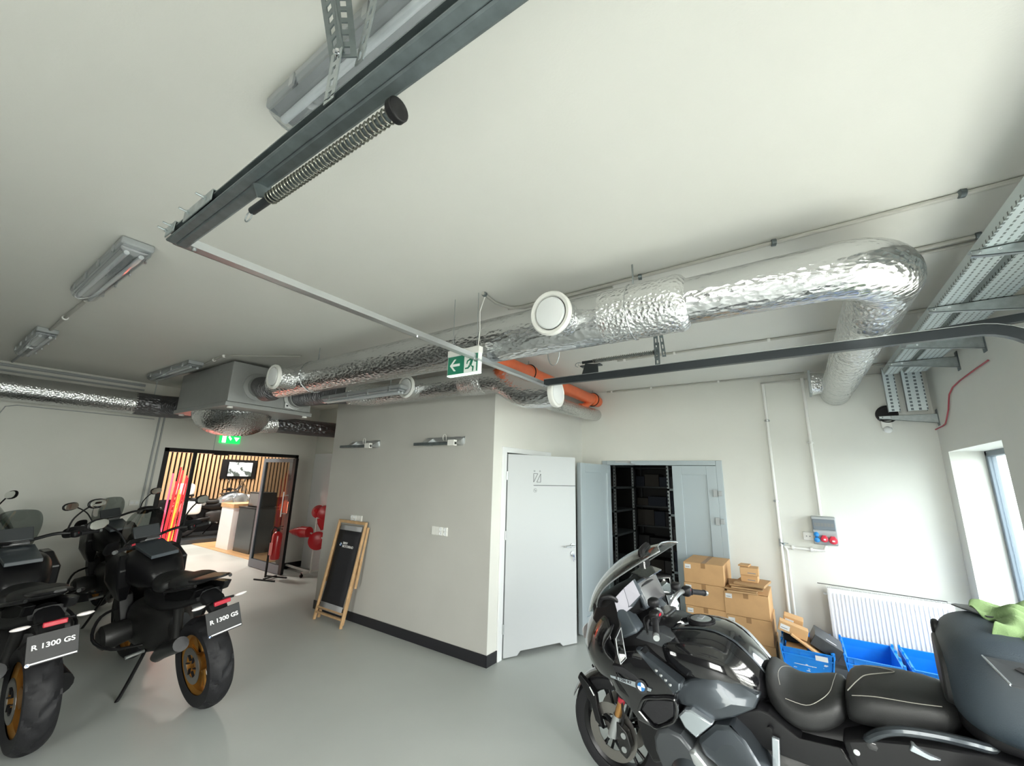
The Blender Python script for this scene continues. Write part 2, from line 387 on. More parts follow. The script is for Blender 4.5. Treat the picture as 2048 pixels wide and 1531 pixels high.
# glazed sectional garage door (door_4), stands closed at the right, feeds the room with daylight
fr = []
zs = [0.02, 0.52, 1.02, 1.52, 2.02, 2.5]
for a in range(5):
    fr += [(XR+0.04, GY0, zs[a], XR+0.08, GY1, zs[a]+0.045), (XR+0.04, GY0, zs[a+1]-0.045, XR+0.08, GY1, zs[a+1]-0.004)]
for k in range(5):
    y = GY0+(GY1-GY0)*k/4
    fr.append((XR+0.042, y-0.03, 0.02, XR+0.078, y+0.03, 2.5))
g = boxes('door_4', MAT['alu'], fr)
boxes('pane', MAT['glass'], [(XR+0.055, GY0+0.03, 0.06, XR+0.065, GY1-0.03, 2.45)], g)
# outside ground and the world
boxes('ground', MAT['asphalt'], [(T, -16, -0.25, 22, 22, -0.05), (-18, -16, -0.25, T, YN-0.2, -0.05)])
w = bpy.data.worlds.new('overcast'); SC.world = w; w.use_nodes = True
nt = w.node_tree; bg = nt.nodes['Background']
gr = nt.nodes.new('ShaderNodeValToRGB'); tc = nt.nodes.new('ShaderNodeTexCoord'); sp = nt.nodes.new('ShaderNodeSeparateXYZ')
nt.links.new(tc.outputs['Generated'], sp.inputs[0]); nt.links.new(sp.outputs['Z'], gr.inputs['Fac'])
gr.color_ramp.elements[0].color = (0.86, 0.90, 0.84, 1); gr.color_ramp.elements[0].position = 0.0
gr.color_ramp.elements[1].color = (0.98, 0.985, 0.99, 1); gr.color_ramp.elements[1].position = 0.35
nt.links.new(gr.outputs['Color'], bg.inputs['Color']); bg.inputs['Strength'].default_value = 11.0
def area(name, loc, rot, sx, sy, power, col=(1,1,1), portal=False):
    l = bpy.data.lights.new(name, 'AREA'); l.shape = 'RECTANGLE'; l.size = sx; l.size_y = sy; l.energy = power; l.color = col
    if portal: l.cycles.is_portal = True
    o = bpy.data.objects.new(name, l); COL.objects.link(o); o.location = loc; o.rotation_euler = rot; return o
area('portal_garage', (T+0.02, (GY0+GY1)/2, 1.25), (0, PI/2, 0), 2.5, 2.8, 1, portal=True)
area('portal_near', (-0.35, YN-0.22, 1.5), (PI/2, 0, 0), 1.9, 2.0, 1, portal=True)
area('portal_window', (T+0.02, (WY0+WY1)/2, 1.3), (0, PI/2, 0), 1.67, 1.27, 1, portal=True)

# ---------------------------------------------------------------- door_1 white toilet door, ajar
fd = boxes('trim_1', MAT['white_gloss'], [(XB+0.001, OY0-0.075, 0, XB+0.022, OY0, OH+0.06), (XB+0.001, OY1, 0, XB+0.022, OY1+0.07, OH+0.06), (XB+0.001, OY0, OH, XB+0.022, OY1, OH+0.06)], bevel=0.004)
d1 = bpy.data.objects.new('door_1', None); COL.objects.link(d1); struct(d1)
d1.location = (XB+0.03, OY0+0.01, 0); DW = 0.93; d1.rotation_euler = (0, 0, math.radians(63.5))
b = MB(); # leaf local: x along width, y thickness (+y is the room side is -y), lower edge with cut-outs
pts = [(0,0,0.012),(0.16,0,0.012),(0.20,0,0.05),(0.70,0,0.05),(0.74,0,0.012),(DW,0,0.012),(DW,0,2.035),(0,0,2.035)]
b.prism(pts, (0,0.04,0)); b.build('leaf', MAT['door_white'], d1, smooth=0, bevel=0.002)
for z in (0.28, 1.18, 1.80):
    MB().cyl((-0.012,-0.006,z-0.045),(-0.012,-0.006,z+0.045),0.009,n=12).build('hinge', MAT['alu'], d1)
h = MB().cyl((DW-0.06,0,1.03),(DW-0.06,-0.012,1.03),0.026,n=20); h.cyl((DW-0.06,-0.01,1.03),(DW-0.06,-0.05,1.03),0.01,n=10); h.cyl((DW-0.055,-0.05,1.03),(DW-0.185,-0.05,1.03),0.0095,n=10)
h.build('handle', MAT['alu'], d1)
k = MB().cyl((DW-0.06,0,0.945),(DW-0.06,-0.01,0.945),0.026,n=20); k.build('key_plate', MAT['alu'], d1)
k = MB().box(DW-0.063,-0.03,0.935,DW-0.057,-0.01,0.95); k.cyl((DW-0.058,-0.026,0.925),(DW-0.058,-0.03,0.925),0.014,n=14); k.box(DW-0.062,-0.03,0.865,DW-0.056,-0.027,0.915); k.box(DW-0.048,-0.03,0.875,DW-0.042,-0.027,0.915)
k.build('key', MAT['chrome'], d1)
# pictogram line art: two outlined triangles, two small rings, a long line and a small roundel
def door_line(lst, wd, nm):  # thin printed strokes on the door face
    q = MB()
    for a, c in lst: q.bar((a[0], -0.0012, a[1]), (c[0], -0.0012, c[1]), 0.002, wd, up=(0,0,1) if a[0] != c[0] else (1,0,0))
    q.build(nm, MAT['ink'], d1, smooth=0)
lx = 0.335
door_line([((lx,1.70),(DW,1.70))], 0.006, 'line_print')
A = [(lx,1.83),(lx+0.055,1.83),(lx,1.735)]; B = [(lx+0.095,1.83),(lx+0.095,1.735),(lx+0.042,1.735)]
door_line([(A[0],A[1]),(A[1],A[2]),(A[2],A[0]),(B[0],B[1]),(B[1],B[2]),(B[2],B[0])], 0.004, 'figure_print')
for cx in (lx+0.01, lx+0.085):
    MB().tube([(cx+0.008*math.cos(2*PI*i/14), -0.0015, 1.858+0.008*math.sin(2*PI*i/14)) for i in range(14)], 0.0022, 6, closed=True).build('ring_print', MAT['ink_grey'], d1)
MB().tube([(lx+0.022+0.022*math.cos(2*PI*i/24), -0.0012, 1.645+0.022*math.sin(2*PI*i/24)) for i in range(24)], 0.0014, 6, closed=True).build('emblem_print', MAT['ink_grey'], d1)
q = MB()
for s in (1, 3):
    q.prism([(lx+0.022,-0.001,1.645)]+[(lx+0.022+0.013*math.cos(PI/2*s+PI/2*i/5), -0.001, 1.645+0.013*math.sin(PI/2*s+PI/2*i/5)) for i in range(6)], (0,-0.001,0))
q.build('emblem_fill', MAT['ink_grey'], d1, smooth=0)

# ---------------------------------------------------------------- door_2 blue-grey double door to the storage room
boxes('trim_2', MAT['door_blue'], [(DX0, YF-0.03, 0, DX0+0.07, YF+0.08, DH), (DX1-0.07, YF-0.03, 0, DX1, YF+0.08, DH), (DX0+0.071, YF-0.029, DH-0.06, DX1-0.071, YF+0.08, DH)], bevel=0.004)
d2 = bpy.data.objects.new('door_2', None); COL.objects.link(d2); struct(d2); d2.location = (DX1-0.07, YF-0.03, 0)
lw = 0.53
def leaf(root, x0, x1, th, sgn=1):
    z1 = DH-0.065; f = 0.115
    b = MB(); b.box(x0,0,0.02,x0+f,th,z1); b.box(x1-f,0,0.02,x1,th,z1); b.box(x0+f,0,0.02,x1-f,th,0.02+f+0.05); b.box(x0+f,0,z1-f,x1-f,th,z1)
    b.build('leaf_frame', MAT['door_blue'], root, smooth=0, bevel=0.004)
    MB().box(x0+f,0.016,0.1,x1-f,th-0.016,z1-f+0.01).build('leaf_panel', MAT['door_blue'], root, smooth=0)
leaf(d2, -lw, -0.0, 0.06)
for z in (1.32, 1.65, 0.35):
    h = MB(); h.box(-0.05,-0.03,z-0.045,0.0,0.0,z+0.045); h.box(0.005,-0.036,z-0.03,0.05,-0.0,z+0.03); h.build('hinge', MAT['mid_grey_plastic'], d2, smooth=0, bevel=0.004)
d5 = bpy.data.objects.new('door_5', None); COL.objects.link(d5); struct(d5); d5.location = (DX0+0.075, YF-0.05, 0); d5.rotation_euler = (0,0,math.radians(-93))
leaf(d5, 0, 0.9, 0.06)
clo = MB(); clo.box(-2.12,YF-0.06,2.022,-1.9,YF-0.03,2.045); clo.cyl((-1.95,YF-0.045,2.02),(-1.84,YF-0.05,1.995),0.006,n=8)
struct(clo.build('trim_3', MAT['alu'], None, smooth=0))
# storage room behind
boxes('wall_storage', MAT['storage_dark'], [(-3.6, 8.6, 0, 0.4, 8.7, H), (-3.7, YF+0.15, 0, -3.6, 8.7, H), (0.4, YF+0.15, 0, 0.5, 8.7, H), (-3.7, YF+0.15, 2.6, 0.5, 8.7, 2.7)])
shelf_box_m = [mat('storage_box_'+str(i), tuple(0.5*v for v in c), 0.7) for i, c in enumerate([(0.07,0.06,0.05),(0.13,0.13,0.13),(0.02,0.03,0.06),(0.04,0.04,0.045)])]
def shelf_unit(loc, w, d, label, seed, lv=(0.15,0.55,0.95,1.3,1.65,2.0)):
    t = thing('storage_shelf', label, 'shelf', loc, 0)
    for sx in (0, w-0.03):
        for sy in (0, d-0.03):
            b = MB(); b.box(sx,sy,0,sx+0.03,sy+0.03,2.25)
            b.build('upright', MAT['slotted'] if d > 0.6 else MAT['dark_grey'], t, smooth=0)
    for z in lv: MB().box(0,0,z,w,d,z+0.03).build('shelf_board', MAT['zinc_dark'] if d > 0.6 else MAT['dark_grey'], t, smooth=0)
    rn = random.Random(seed)
    return [(z+0.03, loc[0]+0.04, loc[1]+0.02, w-0.08, d) for z in lv]
k = 0
names = ['in the open storage doorway, left shelf', 'in the storage room beside the closed leaf', 'at the back of the dark storage room']
for (loc, w, d, nm, sd) in [((-2.77,6.3,0),0.44,0.9,'galvanised storage rack standing left inside the dark storage doorway',1), ((-1.56,6.3,0),0.55,0.9,'galvanised storage rack standing right inside the dark storage doorway',2), ((-2.62,8.08,0),2.0,0.45,'wide storage rack along the back of the dark storage room',3)]:
    rn = random.Random(sd)
    sp_ = {1:'left', 2:'right', 3:'back'}[sd]
    for li, (z, x, y, ww, dd) in enumerate(shelf_unit(loc, w, d, nm, sd)):
        if z > 2: continue
        cx = x; i = 0
        while cx < x+ww-0.12:
            bw = rn.uniform(0.10, 0.19) if sd < 3 else rn.uniform(0.16, 0.34); bh = rn.uniform(0.12, 0.28)
            if cx+bw > x+ww: break
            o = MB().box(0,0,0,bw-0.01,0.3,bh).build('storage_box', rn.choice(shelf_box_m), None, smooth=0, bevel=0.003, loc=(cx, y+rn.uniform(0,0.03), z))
            lv = ['lowest','second','third','fourth','fifth','top'][li]
            tag(o, 'small parts box on the %s shelf of the %s storage rack' % (lv, sp_), 'box', 'boxes on the %s shelf of the %s storage rack' % (lv, sp_))
            cx += bw; i += 1
# ---------------------------------------------------------------- ventilation ducts
def pipe_x(b, x0, x1, y, z, r, n=28, wob=0.0, seed=0, step=0.12):
    k = max(2, int(abs(x1-x0)/step)); rn = random.Random(seed)
    b.tube([(x0+(x1-x0)*i/k, y, z) for i in range(k+1)], [r*(1+rn.uniform(-wob, wob)) for i in range(k+1)], n)
    return b
def valve(parent, c, ax, r=0.135, stub=0.14, rs=0.105):
    ax = Vector(ax).normalized(); c = Vector(c)
    s = MB().lathe([(rs*0.98, -stub), (rs, -stub*0.6), (rs*1.03, -stub*0.2), (rs*1.06, -0.012)], c, ax, 26).build('spigot', MAT['foil_rough'], parent)
    MB().lathe([(r*0.86, -0.022), (r*0.99, -0.018), (r, 0.0), (r*0.93, 0.014), (r*0.80, 0.012), (r*0.74, -0.004), (r*0.74, -0.02)], c, ax, 36).build('valve_ring', MAT['white_plastic'], s)
    MB().lathe([(r*0.70, -0.012), (r*0.72, 0.004), (r*0.66, 0.014), (r*0.3, 0.02), (0.001, 0.021)], c, ax, 36).build('valve_disc', MAT['white_gloss'], s)
    MB().lathe([(r*0.745, -0.006), (r*0.715, -0.0055)], c, ax, 36).build('valve_gap', MAT['black_hole'], s, smooth=0)
    return s
t = thing('ventilation_duct', 'long foil wrapped round duct under the ceiling with big elbow running to the far wall', 'duct', (-2.2, 2.28, 2.75))
def L(p): return (p[0]+2.2, p[1]-2.28, p[2]-2.75)
DY, DZ = 2.28, 2.75
b = MB(); pipe_x(b, L((-4.75,0,0))[0], L((-0.62,0,0))[0], 0, 0, 0.160, wob=0.006, seed=1); b.build('duct_section', MAT['foil'], t)
b = MB(); b.tube([L((-0.9,DY,DZ)), L((-0.86,DY,DZ)), L((-0.75,DY,DZ)), L((-0.62,DY,DZ)), L((-0.52,DY,DZ)), L((-0.44,DY,DZ)), L((-0.41,DY,DZ)), L((-0.39,DY,DZ))], [0.150,0.1635,0.161,0.163,0.159,0.162,0.150,0.126], 28)
b.build('joint_wrap', MAT['foil_rough'], t)
cx, cy, R = 0.22, DY+0.235, 0.235
pts = [L((-0.42,DY,DZ)), L((-0.3,DY,DZ)), L((-0.18,DY,DZ)), L((-0.06,DY,DZ))] + [Vector(L(p)) for p in arc((cx,cy,DZ), (1,0,0), (0,1,0), R, -PI/2, 0, 9)]
rr = [0.126,0.127,0.127,0.128] + [0.130,0.134,0.137,0.141,0.142,0.143,0.142,0.141,0.140,0.139]
b = MB(); b.tube(pts, rr, 28); b.build('elbow_section', MAT['foil'], t)
b = MB(); rn = random.Random(3); n = 70
b.tube([L((cx+R, cy-0.02+(YF+0.0-cy)*i/n, DZ+0.04*i/n)) for i in range(n+1)], [0.137+rn.uniform(-0.0035,0.0045) for i in range(n+1)], 28); b.build('branch_section', MAT['foil_leg'], t)
# end piece turned to the left grille by the far wall
valve(t, L((-1.085,1.965,2.715)), (0.0,-1,-0.12), 0.132, 0.20, 0.108)
valve(t, L((-4.235,1.965,2.705)), (0.0,-1,-0.05), 0.125, 0.20, 0.105)
b = MB(); b.box(*L((0.215,5.36,2.74)), *L((0.235,5.62,2.99))); b.build('intake_flange', MAT['zinc'], t, smooth=0)
b = MB(); b.loft([(-0.0,0,0.115,0.115,0.5),(0.09,0.0,0.10,0.105,0.6),(0.17,0,0.09,0.10,0.8)], n=20); 
for v in b.bm.verts: v.co = v.co + Vector(L((0.235,5.49,2.86)))
b.build('intake_stub', MAT['foil_rough'], t)
for hx in (-4.05, -0.70):
    b = MB(); b.cyl(L((hx,DY+0.02,DZ+0.14)), L((hx,DY+0.02,H)), 0.005, n=8); b.build('threaded_rod', MAT['zinc'], t)
    MB().tube([Vector(L((hx,DY,DZ)))+Vector((0,math.cos(a)*0.164,math.sin(a)*0.164)) for a in [2*PI*i/28 for i in range(28)]], 0.004, 6, closed=True).build('hanger_ring', MAT['foil'], t)
MB().bar(L((-0.80,DY+0.02,DZ+0.172)), L((-0.60,DY+0.02,DZ+0.172)), 0.03, 0.004).build('hanger_plate', MAT['zinc'], t, smooth=0)

t = thing('ventilation_duct', 'shorter foil wrapped duct passing over the front of the grey toilet block', 'duct', (-3, 3.27, 2.75))
def L(p): return (p[0]+3, p[1]-3.27, p[2]-2.75)
b = MB(); b.tube([L((x, 3.27, 2.75)) for x in (-4.2,-3.9,-3.6,-3.3,-3.0,-2.8)], 0.128, 26); b.build('duct_section', MAT['foil'], t)
b = MB(); b.tube([L(p) for p in ((-2.86,3.27,2.75),(-2.80,3.27,2.75),(-2.70,3.27,2.748),(-2.62,3.27,2.747),(-2.55,3.27,2.745))], [0.13,0.140,0.137,0.142,0.128], 26); b.build('joint_wrap', MAT['foil_rough'], t)
pp = [(-2.56,3.27,2.745),(-2.45,3.27,2.74),(-2.34,3.27,2.71),(-2.24,3.27,2.65),(-2.14,3.27,2.585),(-2.03,3.27,2.55),(-1.90,3.27,2.54),(-1.76,3.27,2.54)]
b = MB(); b.tube([L(p) for p in pp], [0.128,0.130,0.133,0.134,0.134,0.131,0.126,0.124], 26); b.build('offset_bend', MAT['foil'], t)
c = L((-1.735,3.27,2.54)); s_ = MB().lathe([(0.128,-0.03),(0.132,-0.005),(0.128,0.012),(0.11,0.018),(0.10,0.008)], c, (1,0,0), 32).build('valve_ring', MAT['white_plastic'], t)
MB().lathe([(0.098,-0.002),(0.096,0.016),(0.04,0.022),(0.001,0.022)], c, (1,0,0), 30).build('valve_disc', MAT['white_gloss'], s_)
valve(t, L((-3.50,3.03,2.735)), (0,-1,0), 0.125, 0.18, 0.10)
b = MB(); b.tube([L(p) for p in ((-5.28,2.78,2.72),(-5.1,2.80,2.72),(-4.9,2.86,2.73),(-4.7,2.95,2.74),(-4.55,3.05,2.745))], 0.118, 24); b.build('flexible_hose', MAT['flex'], t)
b = MB(); b.tube([L(p) for p in ((-4.56,3.04,2.745),(-4.48,3.10,2.748),(-4.40,3.17,2.75),(-4.30,3.24,2.75),(-4.18,3.27,2.75))], [0.125,0.133,0.136,0.134,0.13], 24); b.build('inlet_bend', MAT['foil_rough'], t)
MB().cyl(L((-3.62,3.28,2.87)), L((-3.62,3.28,H)), 0.005, n=8).build('threaded_rod', MAT['zinc'], t)

tag(MB().tube([(-1.98,3.42,2.58),(-2.12,3.75,2.60),(-2.24,4.15,2.63),(-2.32,4.6,2.66),(-2.38,5.1,2.69),(-2.42,YF,2.73)], [0.09,0.095,0.093,0.09,0.088,0.086], 22).build('ventilation_duct', MAT['foil_leg'], None),
    'thin foil wrapped duct beside the orange pipe, ending at the far wall', 'duct')

# ventilation unit
t = thing('ventilation_unit', 'grey sheet metal ventilation unit hanging under the ceiling with foil pipes attached', 'ventilation unit', (-6.05, 2.5, 2.5))
MB().box(-0.78,-0.5,0.055,0.75,0.49,0.53).build('casing', MAT['unit_grey'], t, smooth=0, bevel=0.006)
MB().box(-0.80,-0.52,0,0.77,0.51,0.05).build('service_hatch', MAT['unit_grey'], t, smooth=0, bevel=0.006)
for (x,y) in ((0.72,-0.45),(0.72,0.44),(-0.72,-0.45)):
    MB().cyl((x,y,0.0),(x,y,-0.02),0.03,n=14).build('latch', MAT['white_plastic'], t)
for i,(y,z) in enumerate(((-0.20,0.27),(0.28,0.22))):
    c = MB().lathe([(0.165,0),(0.165,0.02),(0.125,0.03),(0.125,0.09)], (0.75,y,z), (1,0,0), 28); c.build('spigot', MAT['unit_grey'], t)
b = MB().box(0.771,0.14,0.07,0.774,0.30,0.13); b.build('type_label', MAT['paper'], t, smooth=0)
q = MB().box(0.775,0.155,0.09,0.777,0.18,0.11); q.build('label_print', MAT['ink'], t, smooth=0); 
tag(MB().tube([(-5.22,2.30,2.77),(-5.12,2.29,2.75),(-5.02,2.26,2.72),(-4.92,2.23,2.68),(-4.84,2.24,2.68),(-4.76,2.27,2.73)], [0.118,0.125,0.125,0.125,0.125,0.13], 26).build('flexible_hose', MAT['flex'], None),
    'dark flexible hose joining the ventilation unit to the long foil duct', 'hose')
t = thing('duct_elbow', 'bulging foil covered elbow hanging below the grey ventilation unit', 'duct', (-6.15,2.42,2.5))
b = MB(); b.loft([(-0.62,0.05,0.02,0.02,1),(-0.56,0.04,0.22,0.10,0.9),(-0.40,0.02,0.34,0.20,0.9),(-0.15,0.0,0.42,0.27,0.95),(0.12,0.0,0.42,0.28,0.95),(0.35,0.02,0.33,0.20,0.9),(0.50,0.04,0.2,0.10,0.9),(0.55,0.05,0.02,0.02,1)], 24)
for v in b.bm.verts: v.co.z = min(v.co.z, -0.0)
b.build('elbow_shell', MAT['foil'], t)
b = MB(); b.tube([(0.05,0.30,-0.1),(0.06,0.42,-0.08),(0.06,0.52,-0.06)], [0.10,0.115,0.12], 22); b.build('outlet_collar', MAT['foil_rough'], t)
t = thing('ventilation_duct', 'dark flexible duct behind the ventilation unit leading behind the toilet block', 'duct', (-6.1,2.95,2.44))
b = MB(); b.tube([(0,-0.02,0),(0.0,0.25,0),(0,0.55,0.0),(0.0,0.85,0.01),(0.02,1.05,0.01)], 0.115, 24); b.build('flexible_hose', MAT['flex'], t)
b = MB(); b.tube([(0.02,1.0,0.01),(0.04,1.3,0.01),(0.04,1.84,0.01)], 0.12, 24); b.build('duct_section', MAT['foil'], t)
t = thing('ventilation_duct', 'large foil wrapped duct running along the left end wall', 'duct', (-7.86,0,2.70))
b = MB(); b.tube([(0,YN-0.0+i*0.2,0) for i in range(23)], [0.158+0.003*math.sin(i*2.1) for i in range(23)], 28); b.build('duct_section', MAT['foil'], t)
b = MB(); b.tube([(0,1.78,0),(0,1.9,0),(0,2.1,0),(0.12,2.32,0.0),(0.40,2.46,0.02),(1.02,2.48,0.05)], [0.16,0.163,0.163,0.165,0.16,0.15], 26); b.build('flexible_hose', MAT['flex'], t)
MB().cyl((0,2.0,0.1),(0,2.0,H-2.7),0.006,n=8).build('threaded_rod', MAT['zinc'], t)

# orange drain pipe
t = thing('drain_pipe', 'orange plastic drain pipe sloping along the ceiling to the far wall', 'pipe', (-2.39,4.4,2.93))
b = MB(); b.cyl((0.03,-1.5,-0.01),(0,YF-4.4,0.0),0.078,n=26); b.build('pipe_section', MAT['orange'], t)
for y in (-0.62, 1.18):
    b = MB(); b.lathe([(0.079,-0.02),(0.092,0.0),(0.094,0.10),(0.080,0.115)], (0.01,y,0), (0,1,0), 26); b.build('socket_collar', MAT['orange'], t)
    MB().tube([(0.01+0.097*math.cos(2*PI*i/26), y+0.03, 0.097*math.sin(2*PI*i/26)) for i in range(26)], 0.007, 6, closed=True).build('rubber_ring', MAT['rubber'], t)
    MB().cyl((0.01,y+0.03,0.09),(0.01,y+0.03,H-2.93),0.005,n=8).build('threaded_rod', MAT['zinc'], t)
b = MB(); b.tube([(0.0,1.12,-0.05),(0.0,0.98,-0.12),(0.0,0.86,-0.16),(0,0.78,-0.17)], 0.045, 16); b.build('branch_outlet', MAT['orange'], t)
# loop of wire by the duct
tag(MB().tube([(-1.31+0.045*math.cos(a), 2.42, 2.63+0.09*math.sin(a)-0.02*k) for k in range(2) for a in [PI+PI*i/10 for i in range(11)]][:11], 0.003, 6).build('wire_loop', MAT['zinc'], None),
    'loop of grey wire hanging under the foil duct near the orange pipe', 'wire')

# ---------------------------------------------------------------- sectional door tracks
# near track with angle iron, brackets, hanger and spring buffer
KS = 0.93; HT = 1.78+(H-1.78)/KS  # size of the door gear relative to its first survey
TR = []
NY, NZ = 0.40, 2.60
XA = -1.83
t = thing('door_track', 'heavy grey steel door track crossing the top of the view with slotted hanger', 'door track', (XA, NY, NZ)); TR.append(t)
b = MB()
def chan(b, x0, x1, prof):
    b.prism([(x0, p[0], p[1]) for p in prof], (x1-x0, 0, 0))
chan(b, 0, 3.0, [(0.031,0.0),(0.036,-0.003),(0.060,-0.003),(0.067,0.002),(0.067,0.034),(0.063,0.034),(0.063,0.006),(0.035,0.006),(0.031,0.003)]); b.build('channel', MAT['zinc_dark'], t, smooth=0)
b = MB(); chan(b, 0, 3.0, [(0.0,0.0),(0.004,-0.003),(0.026,-0.003),(0.030,0.0),(0.030,0.034),(0.0,0.034),(0.0,0.030),(0.026,0.030),(0.026,0.004),(0.0,0.004)]); b.build('angle_iron', MAT['zinc_dark'], t, smooth=0)
for x0, x1 in ((0.0,0.085),(0.17,0.40)):
    q = MB().box(x0,-0.006,0.006,x1,-0.002,0.046); q.box(x0,-0.006,0.042,x1,0.03,0.046); p = q.build('bracket_plate', MAT['zinc'], t, smooth=0, bevel=0.002)
    for k in (0.2, 0.8):
        x = x0+(x1-x0)*k
        m = MB().cyl((x,-0.004,0.028),(x,-0.034,0.030),0.0035,n=10); m.lathe([(0.008,0),(0.008,0.006)], (x,-0.012,0.028), (0,1,0), 6); m.build('bolt', MAT['zinc'], p)
# hanger: two slotted angle irons up to the ceiling
def slotbar(p0, p1, w, name, m, parent, n=None, side=(0,1,0), hole=True):
    p0, p1 = Vector(p0), Vector(p1); d = (p1-p0); Ln = d.length; d.normalize(); s = Vector(side); s = (s-d*s.dot(d)).normalized(); nn = d.cross(s)
    b = MB(); n = n or int(Ln/0.05); th = 0.003; hw = w*0.17
    def q(a0,a1,s0,s1):
        pts = [p0+d*a0+s*s0, p0+d*a1+s*s0, p0+d*a1+s*s1, p0+d*a0+s*s1]; b.prism(pts, nn*th)
    q(0,Ln,-w/2,-hw); q(0,Ln,hw,w/2)
    st = Ln/n
    for k in range(n+1):
        a = max(0,k*st-st*0.2); c = min(Ln,k*st+st*0.2); q(a,c,-hw,hw)
    return b.build(name, m, parent, smooth=0)
hx = 1.02
slotbar((hx,0.0,0.02),(hx+0.004,0.0,0.165),0.042,'slotted_strap',MAT['zinc'],t,4,side=(1,0,0))
slotbar((hx+0.006,0.004,0.14),(hx-0.135,-0.008,HT-NZ),0.052,'slotted_strap',MAT['zinc_dark'],t,9,side=(1,0.0,0.2))
slotbar((hx+0.034,0.012,0.14),(hx-0.085,0.012,HT-NZ),0.044,'slotted_strap',MAT['zinc_dark'],t,9,side=(0.75,0.65,0.2))
slotbar((hx+0.044,0.035,0.14),(hx+0.03,0.075,HT-NZ),0.032,'slotted_strap',MAT['zinc'],t,8,side=(1,0,0))
MB().lathe([(0.010,-0.012),(0.010,0.0),(0.005,0.001),(0.005,0.008)], (hx+0.012,-0.003,0.152), (0,-1,-0.5), 6).build('bolt', MAT['chrome'], t)
# spring buffer beside the track
def buffer(parent, x0, x1, y, z, r, cap, coils, loop=True):
    b = MB(); b.cyl((x0,y,z),(x0+ (x1-x0)*0.20,y,z), r*0.72, n=18); p = b.build('buffer_sleeve', MAT['track_black'], parent)
    b = MB(); N = coils*10; xs = x0+(x1-x0)*0.16
    b.tube([(xs+(x1-xs)*i/N, y+r*math.cos(2*PI*i/10), z+r*math.sin(2*PI*i/10)) for i in range(N+1)], r*0.16, 6)
    b.build('spring', MAT['spring'], parent)
    MB().cyl((xs,y,z),(x1,y,z),r*0.62,n=14).build('spring_core', MAT['zinc_dark'], parent)
    MB().cyl((x1,y,z),(x1+cap*0.7,y,z),cap,n=22).build('end_cap', MAT['black'], parent, bevel=0.003)
    if loop: MB().tube([(x0-0.02+0.022*math.cos(a), y, z-0.012+0.016*math.sin(a)) for a in [2*PI*i/14 for i in range(14)]], 0.002, 6, closed=True).build('wire_loop', MAT['zinc'], parent)
buffer(t, 0.535, 1.18, 0.064, -0.045, 0.0165, 0.027, 36)
MB().bar((0.62,0.045,0.0),(0.62,0.062,-0.035),0.05,0.006,up=(1,0,0)).build('buffer_bracket', MAT['zinc_dark'], t, smooth=0)

FY, FZ = 3.25, 2.615
t = thing('door_track', 'dark steel door track at the right, bending down towards the right wall', 'door track', (-1.85, FY, FZ)); TR.append(t)
X1 = 2.76
pts = [(x,0,0.028) for x in (0,0.6,1.2,1.8,X1)] + [Vector(p) for p in arc((X1,0,0.028-0.28), (0,0,1), (1,0,0), 0.28, 0.12, PI/2, 9)] + [(X1+0.28,0,-1.2),(X1+0.28,0,-FZ+0.02)]
def ribbon(pts, secs, name, m, parent):
    P = [Vector(p) for p in pts]; rows = []
    for i, p in enumerate(P):
        d = (P[min(i+1,len(P)-1)]-P[max(i-1,0)]).normalized(); u = Vector((0,1,0)).cross(d).normalized()
        if u.z < 0 and i < 3: u = -u
        u = d.cross(Vector((0,1,0)))*-1
        rows.append([p+Vector((0,a,0))+u*c for a, c in secs])
    b = MB(); b.grid(rows, closed=True, cap=True); return b.build(name, m, parent, smooth=30)
ribbon(pts, [(-0.02,-0.028),(0.02,-0.028),(0.02,-0.02),(-0.012,-0.02),(-0.012,0.020),(0.02,0.020),(0.02,0.028),(-0.02,0.028)], 'channel', MAT['track_black'], t)
MB().bar((2.55,0.03,0.05),(3.06,0.03,0.085),0.03,0.05).build('upper_track', MAT['track_black'], t, smooth=0, bevel=0.004)
ribbon(pts, [(-0.024,-0.034),(0.0,-0.034),(0.0,-0.030),(-0.024,-0.030)], 'rolled_lip', MAT['alu'], t)
buffer(t, 0.34, 0.98, 0.09, 0.20, 0.018, 0.024, 34)
MB().tube([(0.96-0.66+0.03*math.cos(a), 0.09, 0.185+0.02*math.sin(a)) for a in [0.4+4.2*i/10 for i in range(11)]], 0.003, 6).build('wire_loop', MAT['zinc'], t)
b = MB(); b.prism([(0.36,0.02,0.06),(0.52,0.02,0.055),(0.50,0.06,0.16),(0.38,0.06,0.18)], (0,0.006,0.0)); b.box(0.33,0.06,0.155,0.52,0.12,0.165); b.build('buffer_bracket', MAT['track_black'], t, smooth=0)
slotbar((1.02,0.03,0.03),(1.02,0.03,0.26),0.04,'slotted_strap',MAT['zinc_dark'],t,5,side=(1,0,0))
slotbar((1.01,0.05,0.14),(1.01,0.05,HT-FZ),0.035,'slotted_strap',MAT['zinc_dark'],t,7,side=(1,0,0))
slotbar((1.07,0.05,0.14),(1.03,0.07,HT-FZ),0.03,'slotted_strap',MAT['zinc_dark'],t,7,side=(1,0.3,0))
# cross bar between both tracks
t = thing('cross_bar', 'pale galvanised cross bar joining the ends of the two door tracks', 'bar', (-1.845, 1.85, 2.61)); TR.append(t)
MB().box(-0.022,-1.42,0.0,0.026,1.42,0.003).build('bottom_flange', MAT['alu'], t, smooth=0)
MB().box(-0.022,-1.42,0.0,-0.018,1.42,0.052).build('web', MAT['alu'], t, smooth=0)
for y in (-1.36, -0.2, 0.35, 1.37):
    MB().lathe([(0.008,0),(0.008,-0.006),(0.004,-0.008)], (0.004,y,0), (0,0,1), 10).build('bolt', MAT['chrome'], t)

